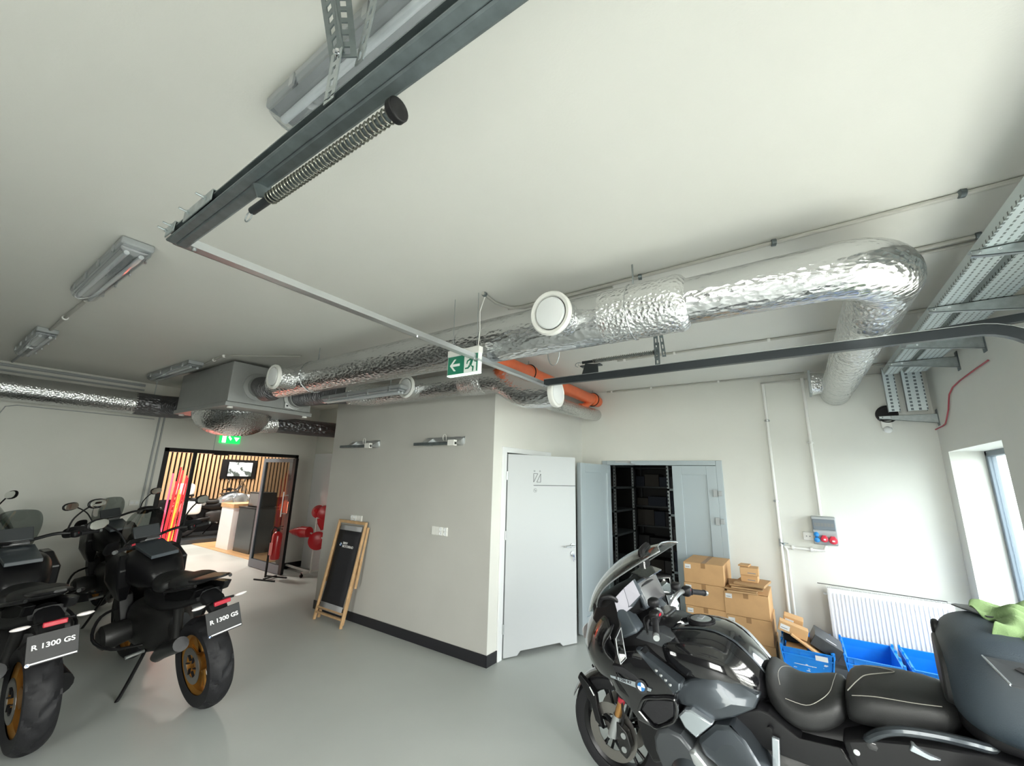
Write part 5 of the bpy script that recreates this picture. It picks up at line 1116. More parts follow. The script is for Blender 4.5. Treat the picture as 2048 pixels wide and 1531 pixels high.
# model lettering strip and roundel
for s in (1,-1):
    st = MB(); P = [(-0.195,0.752),(-0.20,0.742),(-0.34,0.735),(-0.425,0.742),(-0.43,0.755),(-0.34,0.762)]
    st.prism([(x,s*0.338,z) for x,z in P], (0,s*0.006,0)); so = st.build('badge_strip', MAT['silver'], rt, smooth=0)
    ex = (-s*1.0,0,-0.02); ez = (0.02,0,1)
    text('print', 'R 1250 RT', 0.017, MAT['ink'], so, frameM((-0.275,s*0.3445,0.749), (-s,0,0.02*s) if s > 0 else (1,0,0), (0,0,1)), sx=1.25)
    roundel(rt, frameM((-0.375,s*0.344,0.750), (-s,0,0), (0,0,1)), 0.033)
# graphite bolt strips rising to the tank
slab('trim_strip', 'graphite', rt, [(-0.332,0.905),(-0.355,0.905),(-0.575,0.815),(-0.575,0.79),(-0.548,0.76),(-0.45,0.825)], 0.25, 0.338, True, 0.004, yf=lambda x,z: 0.336-max(0,z-0.79)*0.28)
for (x,z) in ((-0.459,0.848),(-0.482,0.832),(-0.505,0.817),(-0.527,0.802)):
    for s in (-1,1): MB().lathe([(0.0075,0),(0.0075,0.006),(0.004,0.007)], (x,s*(0.330),z), (0,s,0), 12).build('bolt', MAT['chrome'], rt)
# tank
T_ = [(-0.36,0.90,0.10,0.06,0.9),(-0.42,0.885,0.20,0.09,0.8),(-0.50,0.875,0.245,0.125,0.85),(-0.60,0.87,0.262,0.155,0.85),(-0.70,0.87,0.262,0.162,0.85),(-0.79,0.86,0.245,0.140,0.85),(-0.87,0.83,0.20,0.095,0.85),(-0.93,0.80,0.16,0.055,0.9)]
b = MB(); b.loft(T_, 28); b.build('fuel_tank', MAT['gloss_black'], rt, sub=1)
def surf(st, x, y, off):
    for i in range(len(st)-1):
        if st[i][0] >= x >= st[i+1][0]:
            k = (st[i][0]-x)/(st[i][0]-st[i+1][0]); q = [st[i][j]+(st[i+1][j]-st[i][j])*k for j in range(5)]
            f = math.acos(min(0.999, abs(y)/q[2])**(1/q[4])); return (x, y, q[1]+q[3]*math.sin(f)**q[4]+off)
def band(ya, yb, m, nm, th=0.004):
    rows = []
    for i in range(12):
        x = -0.47-0.45*i/11; k = 1.0-0.30*(i/11)**2
        rows.append([surf(T_, x, (ya+(yb-ya)*j/4)*k, 0.001) for j in range(5)])
    patch(nm, m, rt, rows, th, 1)
band(-0.125, -0.195, 'silver', 'tank_trim'); band(0.10, 0.118, 'graphite', 'tank_trim')
b = MB(); b.lathe([(0.072,-0.01),(0.074,0.006),(0.064,0.012),(0.056,0.006)], (-0.60,0.0,1.022), (0.05,0,1), 32); c = b.build('filler_ring', MAT['black'], rt)
MB().lathe([(0.054,-0.005),(0.054,0.010),(0.046,0.014),(0.001,0.014)], (-0.60,0,1.022), (0.05,0,1), 30).build('filler_cap', MAT['zinc'], c); MB().box(-0.615,-0.03,1.035,-0.585,0.03,1.042).build('cap_grip', MAT['grey_plastic'], c, bevel=0.003)
# grey knee panels and silver lower panels
yk = lambda x, z: 0.288-max(0,(-x-0.74))*0.30-max(0,z-0.77)*0.42
slab('knee_panel', 'graphite', rt, [(-0.524,0.735),(-0.555,0.79),(-0.60,0.822),(-0.66,0.845),(-0.74,0.872),(-0.80,0.865),(-0.905,0.822),(-0.885,0.772),(-0.80,0.72),(-0.70,0.672),(-0.62,0.705),(-0.55,0.70)], 0.16, 0.29, True, 0.006, yf=yk)
slab('lower_panel', 'silver', rt, [(-0.548,0.665),(-0.58,0.70),(-0.615,0.713),(-0.66,0.70),(-0.715,0.685),(-0.63,0.594),(-0.575,0.622)], 0.18, 0.325, True, 0.006)
slab('engine_cover', 'graphite', rt, [(-0.64,0.60),(-0.72,0.682),(-0.79,0.70),(-0.85,0.66),(-0.93,0.56),(-0.96,0.45),(-0.86,0.40),(-0.75,0.50),(-0.66,0.545)], 0.18, 0.34, True, 0.012, yf=lambda x,z: 0.345-abs(z-0.58)*0.25)
slab('foot_fairing', 'dark_grey', rt, [(-0.45,0.585),(-0.50,0.605),(-0.565,0.60),(-0.615,0.56),(-0.64,0.46),(-0.66,0.36),(-0.56,0.33),(-0.485,0.38),(-0.435,0.48),(-0.43,0.54)], 0.16, 0.36, True, 0.01)
slab('foot_fairing_trim', 'alu', rt, [(-0.600,0.555),(-0.63,0.565),(-0.70,0.50),(-0.75,0.40),(-0.73,0.36),(-0.67,0.40),(-0.63,0.48)], 0.2, 0.365, True, 0.008)
slab('radiator_side', 'satin_black', rt, [(-0.30,0.62),(-0.36,0.60),(-0.45,0.56),(-0.46,0.40),(-0.38,0.36),(-0.33,0.42),(-0.30,0.52)], 0.12, 0.27, True, 0.01)
slab('side_cover', 'satin_black', rt, [(-0.70,0.67),(-0.885,0.765),(-0.93,0.76),(-1.05,0.70),(-1.20,0.72),(-1.24,0.66),(-1.10,0.60),(-0.90,0.60),(-0.79,0.64)], 0.12, 0.215, True, 0.01)
for s in (-1,1):
    MB().bar((-0.955,s*0.235,0.68),(-0.93,s*0.25,0.36),0.022,0.03,up=(1,0,0)).build('frame_bracket', MAT['silver'], rt, bevel=0.004)
    MB().cyl((-0.935,s*0.225,0.705),(-0.935,s*0.242,0.705),0.012,n=12).build('bolt', MAT['black'], rt)
    MB().cyl((-0.80,s*0.22,0.30),(-0.80,s*0.33,0.30),0.016,n=10).build('footpeg', MAT['rubber'], rt); MB().cyl((-1.17,s*0.2,0.46),(-1.17,s*0.29,0.46),0.014,n=10).build('passenger_footpeg', MAT['rubber'], rt)
# mirrors: body under the grips on the fairing, outlined
for s in (1,-1):
    rows = [[(-0.225,s*0.30,1.02),(-0.262,s*0.41,1.025),(-0.270,s*0.46,1.0)],[(-0.18,s*0.29,0.97),(-0.20,s*0.40,0.975),(-0.225,s*0.47,0.95)],[(-0.165,s*0.29,0.92),(-0.19,s*0.39,0.91),(-0.24,s*0.46,0.90)],[(-0.22,s*0.29,0.87),(-0.25,s*0.38,0.865),(-0.285,s*0.43,0.86)]]
    patch('mirror_housing', 'satin_black', rt, rows, 0.02)
    b = MB(); P = [(-0.262,s*0.335,1.012),(-0.318,s*0.335,0.915),(-0.288,s*0.335,0.868),(-0.258,s*0.335,0.925)]
    Q = [(-0.262,s*0.34,1.01),(-0.280,s*0.44,0.99),(-0.298,s*0.46,0.93),(-0.300,s*0.44,0.875),(-0.288,s*0.35,0.868)]
    b.prism(Q, (-0.012,0,0)); mg = b.build('mirror_frame', MAT['satin_black'], rt, bevel=0.003)
    b = MB(); cy = sum(q[1] for q in Q)/5; cz = sum(q[2] for q in Q)/5; b.prism([(q[0]-0.0125, cy+(q[1]-cy)*0.86, cz+(q[2]-cz)*0.86) for q in Q], (-0.001,0,0)); b.build('mirror_glass', MAT['mirror'], mg, smooth=0)
    tb('mirror_rim', 'mid_grey_plastic', rt, [(q[0]-0.014, q[1], q[2]) for q in Q], 0.0025, 6, closed=True)
# upper wind deflector mirrors by the dash (tall mirror on the right side of the cockpit shows green)
# storage lids left and right of the cockpit
slab('storage_lid', 'screen_pod', rt, [(-0.165,1.095),(-0.19,1.05),(-0.205,1.00),(-0.24,0.915),(-0.325,0.965),(-0.315,0.985),(-0.255,1.055),(-0.195,1.10)], 0.14, 0.255, True, 0.008, yf=lambda x,z: 0.255-max(0,z-0.95)*0.35)
slab('fairing_flank', 'satin_black', rt, [(-0.02,1.02),(-0.15,1.085),(-0.185,1.09),(-0.235,0.985),(-0.215,0.90),(-0.10,0.90),(0.0,0.95)], 0.1, 0.25, True, 0.01, yf=lambda x,z: 0.28-max(0,(x+0.22))*0.35-max(0,z-0.9)*0.35)
# wing like wind deflector near the base of the screen
tb('deflector_strut', 'black', rt, smooth_pts([(-0.09,0.24,1.06),(-0.12,0.26,1.11),(-0.17,0.235,1.12),(-0.20,0.20,1.09)]), 0.013, 8, True)
# cockpit, display, phone
b = MB(); b.loft([(0.0,1.00,0.16,0.06,0.7),(-0.10,1.04,0.19,0.09,0.7),(-0.20,1.085,0.20,0.10,0.6),(-0.275,1.105,0.19,0.095,0.6),(-0.30,1.10,0.15,0.07,0.6)], 20); b.build('cockpit_cowl', MAT['black'], rt)
def plate3(name, m, root, c, ex, ey, w, h, th, bev=0.006, par=None):
    M = frameM(c, ex, ey); b = MB(); b.box(-w/2,-h/2,-th/2,w/2,h/2,th/2,M); return b.build(name, MAT[m], par or root, bevel=bev, smooth=30)
ds = plate3('dashboard', 'screen_pod', rt, (-0.30,-0.02,1.125), (0,-1,0.0), (0.42,0,0.9), 0.30, 0.155, 0.03, 0.02)
plate3('tft_display', 'screen', rt, (-0.3155,-0.02,1.128), (0,-1,0), (0.42,0,0.9), 0.25, 0.125, 0.002, 0.001, ds)
nb = MB(); P = [(-0.292,0.185,1.226),(-0.339,0.20,1.153),(-0.291,0.205,1.083),(-0.206,0.225,1.008),(-0.176,0.215,1.108),(-0.237,0.20,1.175)]
nb.prism([(x,y-0.028,z) for x,y,z in P], (0,0.025,0)); nav = nb.build('navigation_display', MAT['screen_pod'], rt, smooth=0, bevel=0.003)
def film(pts):
    c = [sum(p[i] for p in pts)/len(pts) for i in range(3)]; b = MB(); b.prism([(c[0]+(p[0]-c[0])*0.95, p[1]-0.001, c[2]+(p[2]-c[2])*0.95) for p in pts], (0,0.002,0)); b.build('display_film', MAT['display_grey'], nav, smooth=0)
film([P[5],P[0],P[1],(-0.270,0.208,1.080)]); film([P[4],P[5],(-0.270,0.208,1.080),P[2],P[3]])
slab('cockpit_panel', 'dark_grey', rt, [(-0.271,0.903),(-0.34,0.975),(-0.43,0.985),(-0.513,0.971),(-0.438,0.879),(-0.40,0.83),(-0.30,0.862)], 0.10, 0.20, True, 0.003)
# second small display above
plate3('glare_hood', 'gloss_black', rt, (-0.285,-0.03,1.225), (0,-1,0), (0.98,0,0.18), 0.24, 0.10, 0.010, 0.004)
# windscreen
rows = []
for k, (x, z, hw, xe, ze) in enumerate([(0.125,0.925,0.15,-0.02,0.985),(0.085,1.03,0.19,-0.055,1.075),(0.03,1.13,0.21,-0.11,1.15),(-0.05,1.225,0.215,-0.185,1.215),(-0.15,1.31,0.21,-0.275,1.28),(-0.27,1.378,0.20,-0.37,1.345),(-0.37,1.408,0.175,-0.43,1.385),(-0.405,1.414,0.15,-0.45,1.398)]):
    row = []
    for v in (-1,-0.8,-0.5,0,0.5,0.8,1):
        t_ = abs(v)**2.2; row.append((x+(xe-x)*t_, v*hw, z+(ze-z)*t_))
    rows.append(row)
sc_ = patch('windscreen', 'smoke_glass', rt, rows, 0.004)[0]
e1 = [r[-1] for r in rows]; e2 = [r[0] for r in rows]; tp = rows[-1]
tb('screen_edge', 'grey_plastic', rt, smooth_pts(e1), 0.0045, 6); tb('screen_edge', 'grey_plastic', rt, smooth_pts(e2), 0.0045, 6); tb('screen_edge', 'silver', rt, smooth_pts(tp), 0.004, 6)
# round hang tag / label on the screen
dk = MB(); dk.lathe([(0.036,-0.001),(0.036,0.001)], (-0.352,0.15,1.322), (0.55,-0.75,0.25), 28); dko = dk.build('round_tag', MAT['black'], rt)
Mt = frameM((-0.354,0.1525,1.3215), (-0.12,0.15,-1.0), (-0.8,-0.55,0.0)); text('print', 'IMPORTANT', 0.0115, MAT['white_print'], dko, Mt); 
tb('tag_strap', 'black', rt, smooth_pts([(-0.345,0.15,1.345),(-0.335,0.14,1.375),(-0.335,0.10,1.392),(-0.33,0.04,1.398)]), 0.02, 8)
# handlebars
for s in (1,-1):
    tb('handlebar', 'alu', rt, smooth_pts([(-0.40,s*0.07,1.03),(-0.41,s*0.12,1.065),(-0.42,s*0.19,1.085),(-0.435,s*0.25,1.083)]), 0.014)
    levers(rt, s*0.29, -0.455, 1.075, s, -0.42, -0.25)
    MB().ell((-0.405,s*0.18,1.125),(0.028,0.035,0.022),14,8,0.6).build('fluid_reservoir', MAT['black'], rt)
MB().box(-0.44,-0.08,1.015,-0.37,0.08,1.04).build('top_yoke', MAT['iron'], rt, bevel=0.01)
for i, (y, z) in enumerate(((0.10,0.98),(0.04,0.95),(0.15,0.93))): tb('cable', 'rubber', rt, smooth_pts([(-0.40,y,1.06),(-0.36,y+0.03,1.0),(-0.38,y,z-0.03),(-0.44,y*0.5,z-0.06)]), 0.007, 8)
# far side tall mirror on the handlebar side with green reflection
mo = plate3('upright_mirror', 'black', rt, (-0.262,-0.33,1.07), (-0.78,-0.62,0), (0.05,0,1), 0.115, 0.125, 0.022, 0.018)
plate3('mirror_glass', 'mirror', rt, (-0.262-0.62*0.0125,-0.33+0.78*0.0125,1.07), (-0.78,-0.62,0), (0.05,0,1), 0.09, 0.10, 0.002, 0.01, mo)
# seats
S_ = [(-0.905,0.84,0.10,0.06,0.8),(-0.925,0.825,0.155,0.085,0.75),(-0.97,0.79,0.185,0.075,0.7),(-1.02,0.765,0.20,0.07,0.65),(-1.08,0.77,0.205,0.075,0.65),(-1.14,0.795,0.20,0.075,0.65),(-1.19,0.82,0.185,0.068,0.7),(-1.225,0.835,0.15,0.05,0.8)]
b = MB(); b.loft(S_, 28); b.build('rider_seat', MAT['seat'], rt, sub=1)
S2 = [(-1.215,0.83,0.13,0.05,0.8),(-1.235,0.855,0.17,0.075,0.7),(-1.28,0.87,0.185,0.082,0.65),(-1.35,0.88,0.19,0.08,0.6),(-1.45,0.892,0.18,0.08,0.6),(-1.54,0.905,0.16,0.07,0.65),(-1.59,0.91,0.11,0.05,0.8)]
b = MB(); b.loft(S2, 28); b.build('passenger_seat', MAT['seat'], rt, sub=1)
def onseat(st, pts):
    out = []
    for x, y in pts:
        for i in range(len(st)-1):
            if st[i][0] >= x >= st[i+1][0]:
                k = (st[i][0]-x)/(st[i][0]-st[i+1][0]); q = [st[i][j]+(st[i+1][j]-st[i][j])*k for j in range(5)]
                c = min(0.999, abs(y)/q[2]); f = math.acos(c**(1/q[4])); out.append((x, y, q[1]+q[3]*math.sin(f)**q[4]+0.0012)); break
    return out
tb('stitching', 'stitch', rt, smooth_pts(onseat(S_, [(-1.18,-0.10),(-1.175,0.0),(-1.165,0.10),(-1.13,0.155),(-1.08,0.175),(-1.0,0.17)])), 0.0016, 5)
tb('stitching', 'stitch', rt, smooth_pts(onseat(S_, [(-0.99,-0.14),(-0.965,-0.05),(-0.96,0.05),(-0.975,0.12)])), 0.0016, 5)
tb('stitching', 'stitch', rt, smooth_pts(onseat(S2, [(-1.25,-0.12),(-1.33,-0.10),(-1.40,-0.07),(-1.36,-0.03),(-1.30,0.02),(-1.27,0.08),(-1.235,0.13)])), 0.002, 5)
tb('stitching', 'stitch', rt, smooth_pts(onseat(S2, [(-1.25,0.155),(-1.33,0.165),(-1.45,0.16),(-1.53,0.14)])), 0.0016, 5)
# grab rails
for s in (1,-1):
    tb('grab_rail', 'graphite' if s > 0 else 'alu', rt, smooth_pts([(-1.28,s*0.22,0.785),(-1.33,s*0.245,0.84),(-1.40,s*0.25,0.875),(-1.50,s*0.245,0.892),(-1.58,s*0.235,0.895),(-1.64,s*0.20,0.885),(-1.66,s*0.10,0.88),(-1.66,0,0.88)]), [0.012]+[0.017]*24+[0.018]*4)
slab('tail_cowl', 'satin_black', rt, [(-1.20,0.76),(-1.30,0.80),(-1.45,0.84),(-1.62,0.87),(-1.80,0.86),(-1.86,0.80),(-1.65,0.74),(-1.40,0.70),(-1.22,0.67)], 0.06, 0.235, True, 0.012)
slab('cowl_handle', 'silver', rt, [(-1.42,0.838),(-1.455,0.822),(-1.50,0.812),(-1.47,0.80),(-1.41,0.812)], 0.22, 0.25, True, 0.004)
for (x,z,r_) in ((-1.245,0.735,0.011),(-1.34,0.695,0.012)): MB().lathe([(r_,0),(r_,0.006),(r_*0.5,0.007)], (x,0.232,z), (0,1,0), 14).build('key_lock', MAT['chrome'], rt)
MB().ell((-1.30,0.225,0.775),(0.03,0.012,0.022),14,8,0.7).build('badge_knob', MAT['gloss_black'], rt)
# rear wheel, swing arm, exhaust
tyre('rear_tyre', rt, -1.53, 0.315, 0.18, 0.215, 0.004); rim(rt, -1.53, 0.315, 0.222, 0.14, 5, 'satin_black', hub=0.06)
MB().tube([(-1.0,-0.10,0.42),(-1.25,-0.115,0.37),(-1.53,-0.12,0.315)], [0.05,0.05,0.075], 14).build('swing_arm', MAT['iron'], rt)
MB().tube([(-1.0,0.15,0.26),(-1.25,0.17,0.28),(-1.45,0.19,0.32),(-1.85,0.20,0.40)], [0.03,0.05,0.062,0.06], 18).build('silencer', MAT['alu'], rt)
tb('side_stand', 'black', rt, [(-0.82,0.18,0.30),(-0.90,0.30,0.13),(-0.93,0.345,0.0)], 0.013, 8)
# panniers and top case
def sbox(nm, m, c, r, p, M=None, par=None): 
    b = MB(); b.ell(c, r, 32, 20, p, M); return b.build(nm, MAT[m], par or rt, sub=1)
for s in (1,-1):
    sbox('pannier', 'case', (-1.80,s*0.36,0.60), (0.26,0.15,0.24), 0.45)
case = sbox('top_case', 'case', (-1.84,0,1.075), (0.29,0.29,0.19), 0.55)
sbox('case_base', 'black', (-1.82,0,0.93), (0.25,0.24,0.06), 0.5)
b = MB(); b.loft([(0.0,1.06,0.16,0.10,0.6),(-0.03,1.06,0.17,0.11,0.6)], 20)
for v in b.bm.verts: v.co.x += -1.545
b.build('backrest_pad', MAT['seat'], rt, bevel=0.008)
MB().ell((-1.565,-0.12,1.17),(0.016,0.03,0.035),14,10,0.7).build('case_latch', MAT['black'], rt)
MB().box(-1.60,-0.04,0.875,-1.55,0.04,0.93).build('case_lock', MAT['grey_plastic'], rt, bevel=0.01)
def cutplate(nm, P, th, par, m='grey_plastic', up=(0,0,1)):
    b = MB(); b.prism(P, [u*th for u in up]); return b.build(nm, MAT[m], par, smooth=0, bevel=0.002)
rk = cutplate('luggage_plate', [(-1.635,-0.24,1.245),(-1.65,-0.285,1.238),(-1.98,-0.29,1.255),(-1.98,-0.06,1.280),(-1.72,-0.04,1.268),(-1.66,-0.16,1.255)], 0.006, rt, 'dark_grey')
cutplate('plate_slot', [(-1.69,-0.225,1.2575),(-1.69,-0.21,1.259),(-1.76,-0.21,1.262),(-1.76,-0.225,1.261)], 0.001, rk, 'paper')
rk2 = cutplate('luggage_plate', [(-1.655,0.275,1.213),(-1.695,0.41,1.183),(-1.99,0.43,1.165),(-1.99,0.275,1.220)], 0.007, rt, 'dark_grey', (0,0.4,0.9))
cutplate('plate_slot', [(-1.72,0.325,1.210),(-1.735,0.31,1.215),(-1.80,0.345,1.205),(-1.815,0.36,1.201),(-1.80,0.375,1.196),(-1.77,0.355,1.201)], 0.0022, rk2, 'black_hole', (0,0.4,0.9))
tb('plate_edge', 'silver', rt, [(-1.655,0.275,1.218),(-1.695,0.41,1.188)], 0.004, 6)
# cloth on the case: draped grid
def rtw(p): return rt.matrix_world @ Vector(p)
bpy.context.view_layer.update()
rows = []; rn = random.Random(5)
for i in range(27):
    row = []
    for j in range(27):
        u, v = i/26, j/26; x = -1.71-0.34*u; y = -0.20+0.36*v
        z = 1.280+0.012*math.sin(17*u+9*v)+0.010*math.sin(24*v-11*u)+0.006*math.sin(40*u*v+3)+rn.uniform(-0.003,0.003)+0.02*math.sin(PI*u)
        d = max(0, y-0.10); z -= d*0.9; 
        x += 0.03*math.sin(7*v)*(1-u)
        row.append(rtw((x,y,z)))
    rows.append(row)
tag(MB().grid(rows).build('cleaning_cloth', MAT['cloth_green'], None, sub=1, solid=0.004), 'crumpled green cloth lying on top of the large black top case', 'cloth')

# ---------------------------------------------------------------- adventure motorcycles on the left
def adventure(label, body='satin_black', wheel='bronze', plate=True, group=None, screen='clear', topbox=False, turn=0):
    t = thing('motorcycle', label, 'motorcycle', (0,0,0), 0, group)
    tyre('front_tyre', t, 0.0, 0.335, 0.12, 0.24, 0.006); rim(t, 0, 0.335, 0.247, 0.08, 8, wheel, hub=0.04)
    tyre('rear_tyre', t, -1.52, 0.330, 0.175, 0.215, 0.012); rim(t, -1.52, 0.330, 0.222, 0.12, 7, wheel, hub=0.065)
    for s in (-1,1):
        brake(t, 0, 0.335, s*0.07, 0.15)
        MB().cyl((0,s*0.10,0.335),(-0.17,s*0.10,0.80),0.028,0.024,n=14).build('fork_leg', MAT['satin_black'], t); MB().cyl((-0.17,s*0.10,0.80),(-0.30,s*0.10,1.10),0.022,n=12).build('fork_tube', MAT['gold' if s > 0 else 'gold'], t)
    brake(t, -1.52, 0.33, 0.085, 0.13)
    rows = []
    for i in range(7):
        a = math.radians(30+i*18); rows.append([(0.365*math.cos(a), v*0.075, 0.335+(0.365-0.03*abs(v)**2)*math.sin(a)) for v in (-1,-0.5,0,0.5,1)])
    patch('front_mudguard', 'black', t, rows, 0.004)
    # beak and headlamp
    b = MB(); b.loft([(0.20,0.78,0.03,0.02,0.8),(0.10,0.80,0.07,0.04,0.8),(-0.05,0.84,0.10,0.07,0.8),(-0.18,0.93,0.13,0.12,0.7),(-0.30,0.96,0.12,0.12,0.8)], 18); b.build('beak', MAT[body], t)
    MB().ell((-0.10,0,0.96),(0.06,0.10,0.07),18,12,0.6).build('headlamp', MAT['lamp_clear'], t)
    # tank and shrouds
    b = MB(); b.loft([(-0.28,0.93,0.12,0.10,0.7),(-0.36,0.94,0.19,0.15,0.7),(-0.48,0.93,0.215,0.165,0.7),(-0.62,0.92,0.20,0.155,0.7),(-0.76,0.89,0.15,0.12,0.75),(-0.86,0.85,0.10,0.07,0.8)], 22); b.build('fuel_tank', MAT[body], t, sub=1)
    slab('tank_shroud', body, t, [(-0.20,0.98),(-0.32,1.07),(-0.46,1.06),(-0.56,0.95),(-0.52,0.80),(-0.42,0.66),(-0.30,0.68),(-0.22,0.82)], 0.15, 0.275, True, 0.01, yf=lambda x,z: 0.275-abs(z-0.88)*0.3)
    b = MB(); b.prism([(-0.40,-0.11,1.10),(-0.40,0.11,1.10),(-0.78,0.10,1.035),(-0.78,-0.10,1.035)], (0,0,0.03)); b.build('tank_top_panel', MAT['graphite'] if body == 'silver' else MAT['screen_pod'], t, smooth=0, bevel=0.004)
    slab('radiator', 'black', t, [(-0.28,0.72),(-0.40,0.70),(-0.44,0.50),(-0.34,0.45),(-0.27,0.55)], 0.10, 0.20, True)
    b = MB(); b.loft([(-0.35,0.46,0.12,0.14,0.7),(-0.48,0.46,0.17,0.20,0.65),(-0.75,0.46,0.17,0.21,0.65),(-0.98,0.48,0.14,0.17,0.7),(-1.08,0.50,0.08,0.10,0.8)], 18); b.build('engine_block', MAT['iron'], t)
    b = MB(); b.loft([(-0.70,0.74,0.12,0.12,0.7),(-0.95,0.72,0.13,0.10,0.7),(-1.25,0.76,0.12,0.07,0.7),(-1.6,0.84,0.09,0.04,0.7)], 18); b.build('frame_body', MAT['black'], t)
    for s in (-1,1):
        b = MB(); b.lathe([(0.085,0.13),(0.09,0.20),(0.10,0.26),(0.095,0.34),(0.065,0.365)], (-0.56+0.02*s,0,0.44), (0,s,0), 20); b.build('cylinder_head', MAT['iron'], t)
        tb('crash_bar', 'satin_black', t, smooth_pts([(-0.36,s*0.15,0.60),(-0.42,s*0.32,0.58),(-0.55,s*0.40,0.46),(-0.70,s*0.32,0.38),(-0.80,s*0.15,0.36)]), 0.012, 8)
        MB().cyl((-0.86,s*0.16,0.33),(-0.86,s*0.28,0.33),0.014,n=10).build('footpeg', MAT['alu'], t)
    S1 = [(-0.80,0.86,0.07,0.05,0.8),(-0.86,0.855,0.12,0.06,0.7),(-0.98,0.845,0.16,0.05,0.65),(-1.10,0.855,0.165,0.055,0.65),(-1.18,0.88,0.14,0.05,0.7)]
    b = MB(); b.loft(S1, 22); b.build('rider_seat', MAT['seat'], t, sub=1)
    b = MB(); b.loft([(-1.16,0.88,0.12,0.05,0.7),(-1.24,0.905,0.145,0.05,0.65),(-1.40,0.925,0.14,0.045,0.65),(-1.54,0.945,0.10,0.03,0.7)], 22); b.build('passenger_seat', MAT['seat'], t, sub=1)
    # rear rack blade, tail
    b = MB(); b.loft([(-1.46,0.945,0.10,0.018,0.6),(-1.60,0.965,0.105,0.016,0.6),(-1.76,0.995,0.07,0.012,0.6),(-1.80,1.003,0.03,0.008,0.6)], 18); b.build('luggage_rack', MAT['satin_black'], t)
    for s in (-1,1):
        tb('grab_handle', 'satin_black', t, smooth_pts([(-1.20,s*0.14,0.83),(-1.32,s*0.185,0.88),(-1.50,s*0.18,0.92),(-1.66,s*0.12,0.95)]), 0.012, 8)
        slab('tail_panel', body, t, [(-1.10,0.84),(-1.30,0.87),(-1.55,0.91),(-1.68,0.92),(-1.62,0.85),(-1.40,0.80),(-1.15,0.76)], 0.07*s, 0.13, False) if s > 0 else slab('tail_panel', body, t, [(-1.10,0.84),(-1.30,0.87),(-1.55,0.91),(-1.68,0.92),(-1.62,0.85),(-1.40,0.80),(-1.15,0.76)], 0.07, 0.13, True)[0] and None
    # plate holder, lamp, indicators
    b = MB(); b.loft([(-1.55,0.84,0.06,0.05,0.7),(-1.68,0.80,0.07,0.05,0.7),(-1.75,0.75,0.06,0.04,0.7),(-1.81,0.69,0.05,0.03,0.7)], 14); b.build('plate_carrier', MAT['black'], t)
    MB().box(-1.815,-0.055,0.80,-1.79,0.055,0.83).build('tail_lamp', MAT['lamp_red'], t, bevel=0.006)
    for s in (-1,1):
        MB().cyl((-1.72,s*0.04,0.81),(-1.76,s*0.10,0.815),0.009,n=8).build('indicator_stalk', MAT['black'], t)
        MB().ell((-1.775,s*0.143,0.82),(0.016,0.045,0.012),14,8).build('indicator', MAT['lamp_clear'], t)
    if plate:
        M = frameM((-1.83,0,0.69), (0,-1,0), (0.30,0,1)); b = MB(); b.box(-0.115,-0.085,-0.003,0.115,0.085,0.003,M); p = b.build('number_plate', MAT['plate_black'], t, smooth=0, bevel=0.003)
        ez = M.to_3x3() @ Vector((0,0,1)); flip = -1 if ez.x > 0 else 1
        o = Vector((-1.83,0,0.69))+ez*0.0035*(-1 if ez.x > 0 else 1)
        text('print', 'R 1300 GS', 0.040, MAT['white_print'], p, frameM(o+Vector((0.0,0,0.012)), (0,-1,0), (0.30,0,1)), sx=1.1)
        b = MB(); b.box(-0.11,-0.078,0.0032,0.108,-0.070,0.0045,frameM((-1.83,0,0.69), (0,-1,0), (0.30,0,1))); b.build('printed_line', MAT['white_print'], p, smooth=0)
        roundel(p, frameM(Vector((-1.83,0,0.69))+Vector((0.30*-0.074,0.105,-0.072))+Vector((-0.004,0,0)), (0,-1,0), (0.30,0,1)), 0.011)
    # swing arm left open side shows wheel; right shaft
    MB().tube([(-1.0,-0.11,0.45),(-1.25,-0.12,0.40),(-1.52,-0.12,0.33)], [0.045,0.05,0.08], 14).build('swing_arm', MAT['satin_black'], t)
    MB().tube([(-0.95,0.12,0.28),(-1.10,0.15,0.34),(-1.25,0.17,0.42),(-1.62,0.19,0.56)], [0.03,0.045,0.055,0.05], 16).build('silencer', MAT['satin_black'], t)
    MB().cyl((-1.30,0.10,0.46),(-1.08,0.0,0.78),0.035,n=14).build('rear_spring', MAT['iron'], t)
    # cockpit
    tb('handlebar', 'satin_black', t, smooth_pts([(-0.55,0.36,1.165),(-0.46,0.24,1.185),(-0.42,0.10,1.165),(-0.40,0.0,1.15),(-0.42,-0.10,1.165),(-0.46,-0.24,1.185),(-0.55,-0.36,1.165)]), 0.014)
    for s in (1,-1):
        levers(t, s*0.355, -0.545, 1.165, s, -0.25, 0.0)
        patch('hand_guard', 'black', t, [[(-0.43,s*0.30,1.21),(-0.42,s*0.40,1.225),(-0.50,s*0.50,1.21)],[(-0.41,s*0.30,1.17),(-0.40,s*0.40,1.17),(-0.49,s*0.52,1.165)],[(-0.43,s*0.30,1.12),(-0.42,s*0.40,1.12),(-0.50,s*0.49,1.13)]], 0.006)
        tb('mirror_arm', 'black', t, smooth_pts([(-0.47,s*0.30,1.19),(-0.46,s*0.34,1.28),(-0.46,s*0.40,1.34),(-0.465,s*0.46,1.38)]), 0.007, 8)
        mm = MB().ell((-0.465,s*0.53,1.405),(0.018,0.085,0.045),18,12,0.85).build('mirror', MAT['black'], t)
        MB().ell((-0.481,s*0.53,1.405),(0.004,0.076,0.038),18,8,0.85).build('mirror_glass', MAT['mirror'], mm)
    plate3('tft_display', 'dark_grey', t, (-0.36,0,1.215), (0,-1,0), (0.45,0,0.9), 0.20, 0.115, 0.022, 0.008)
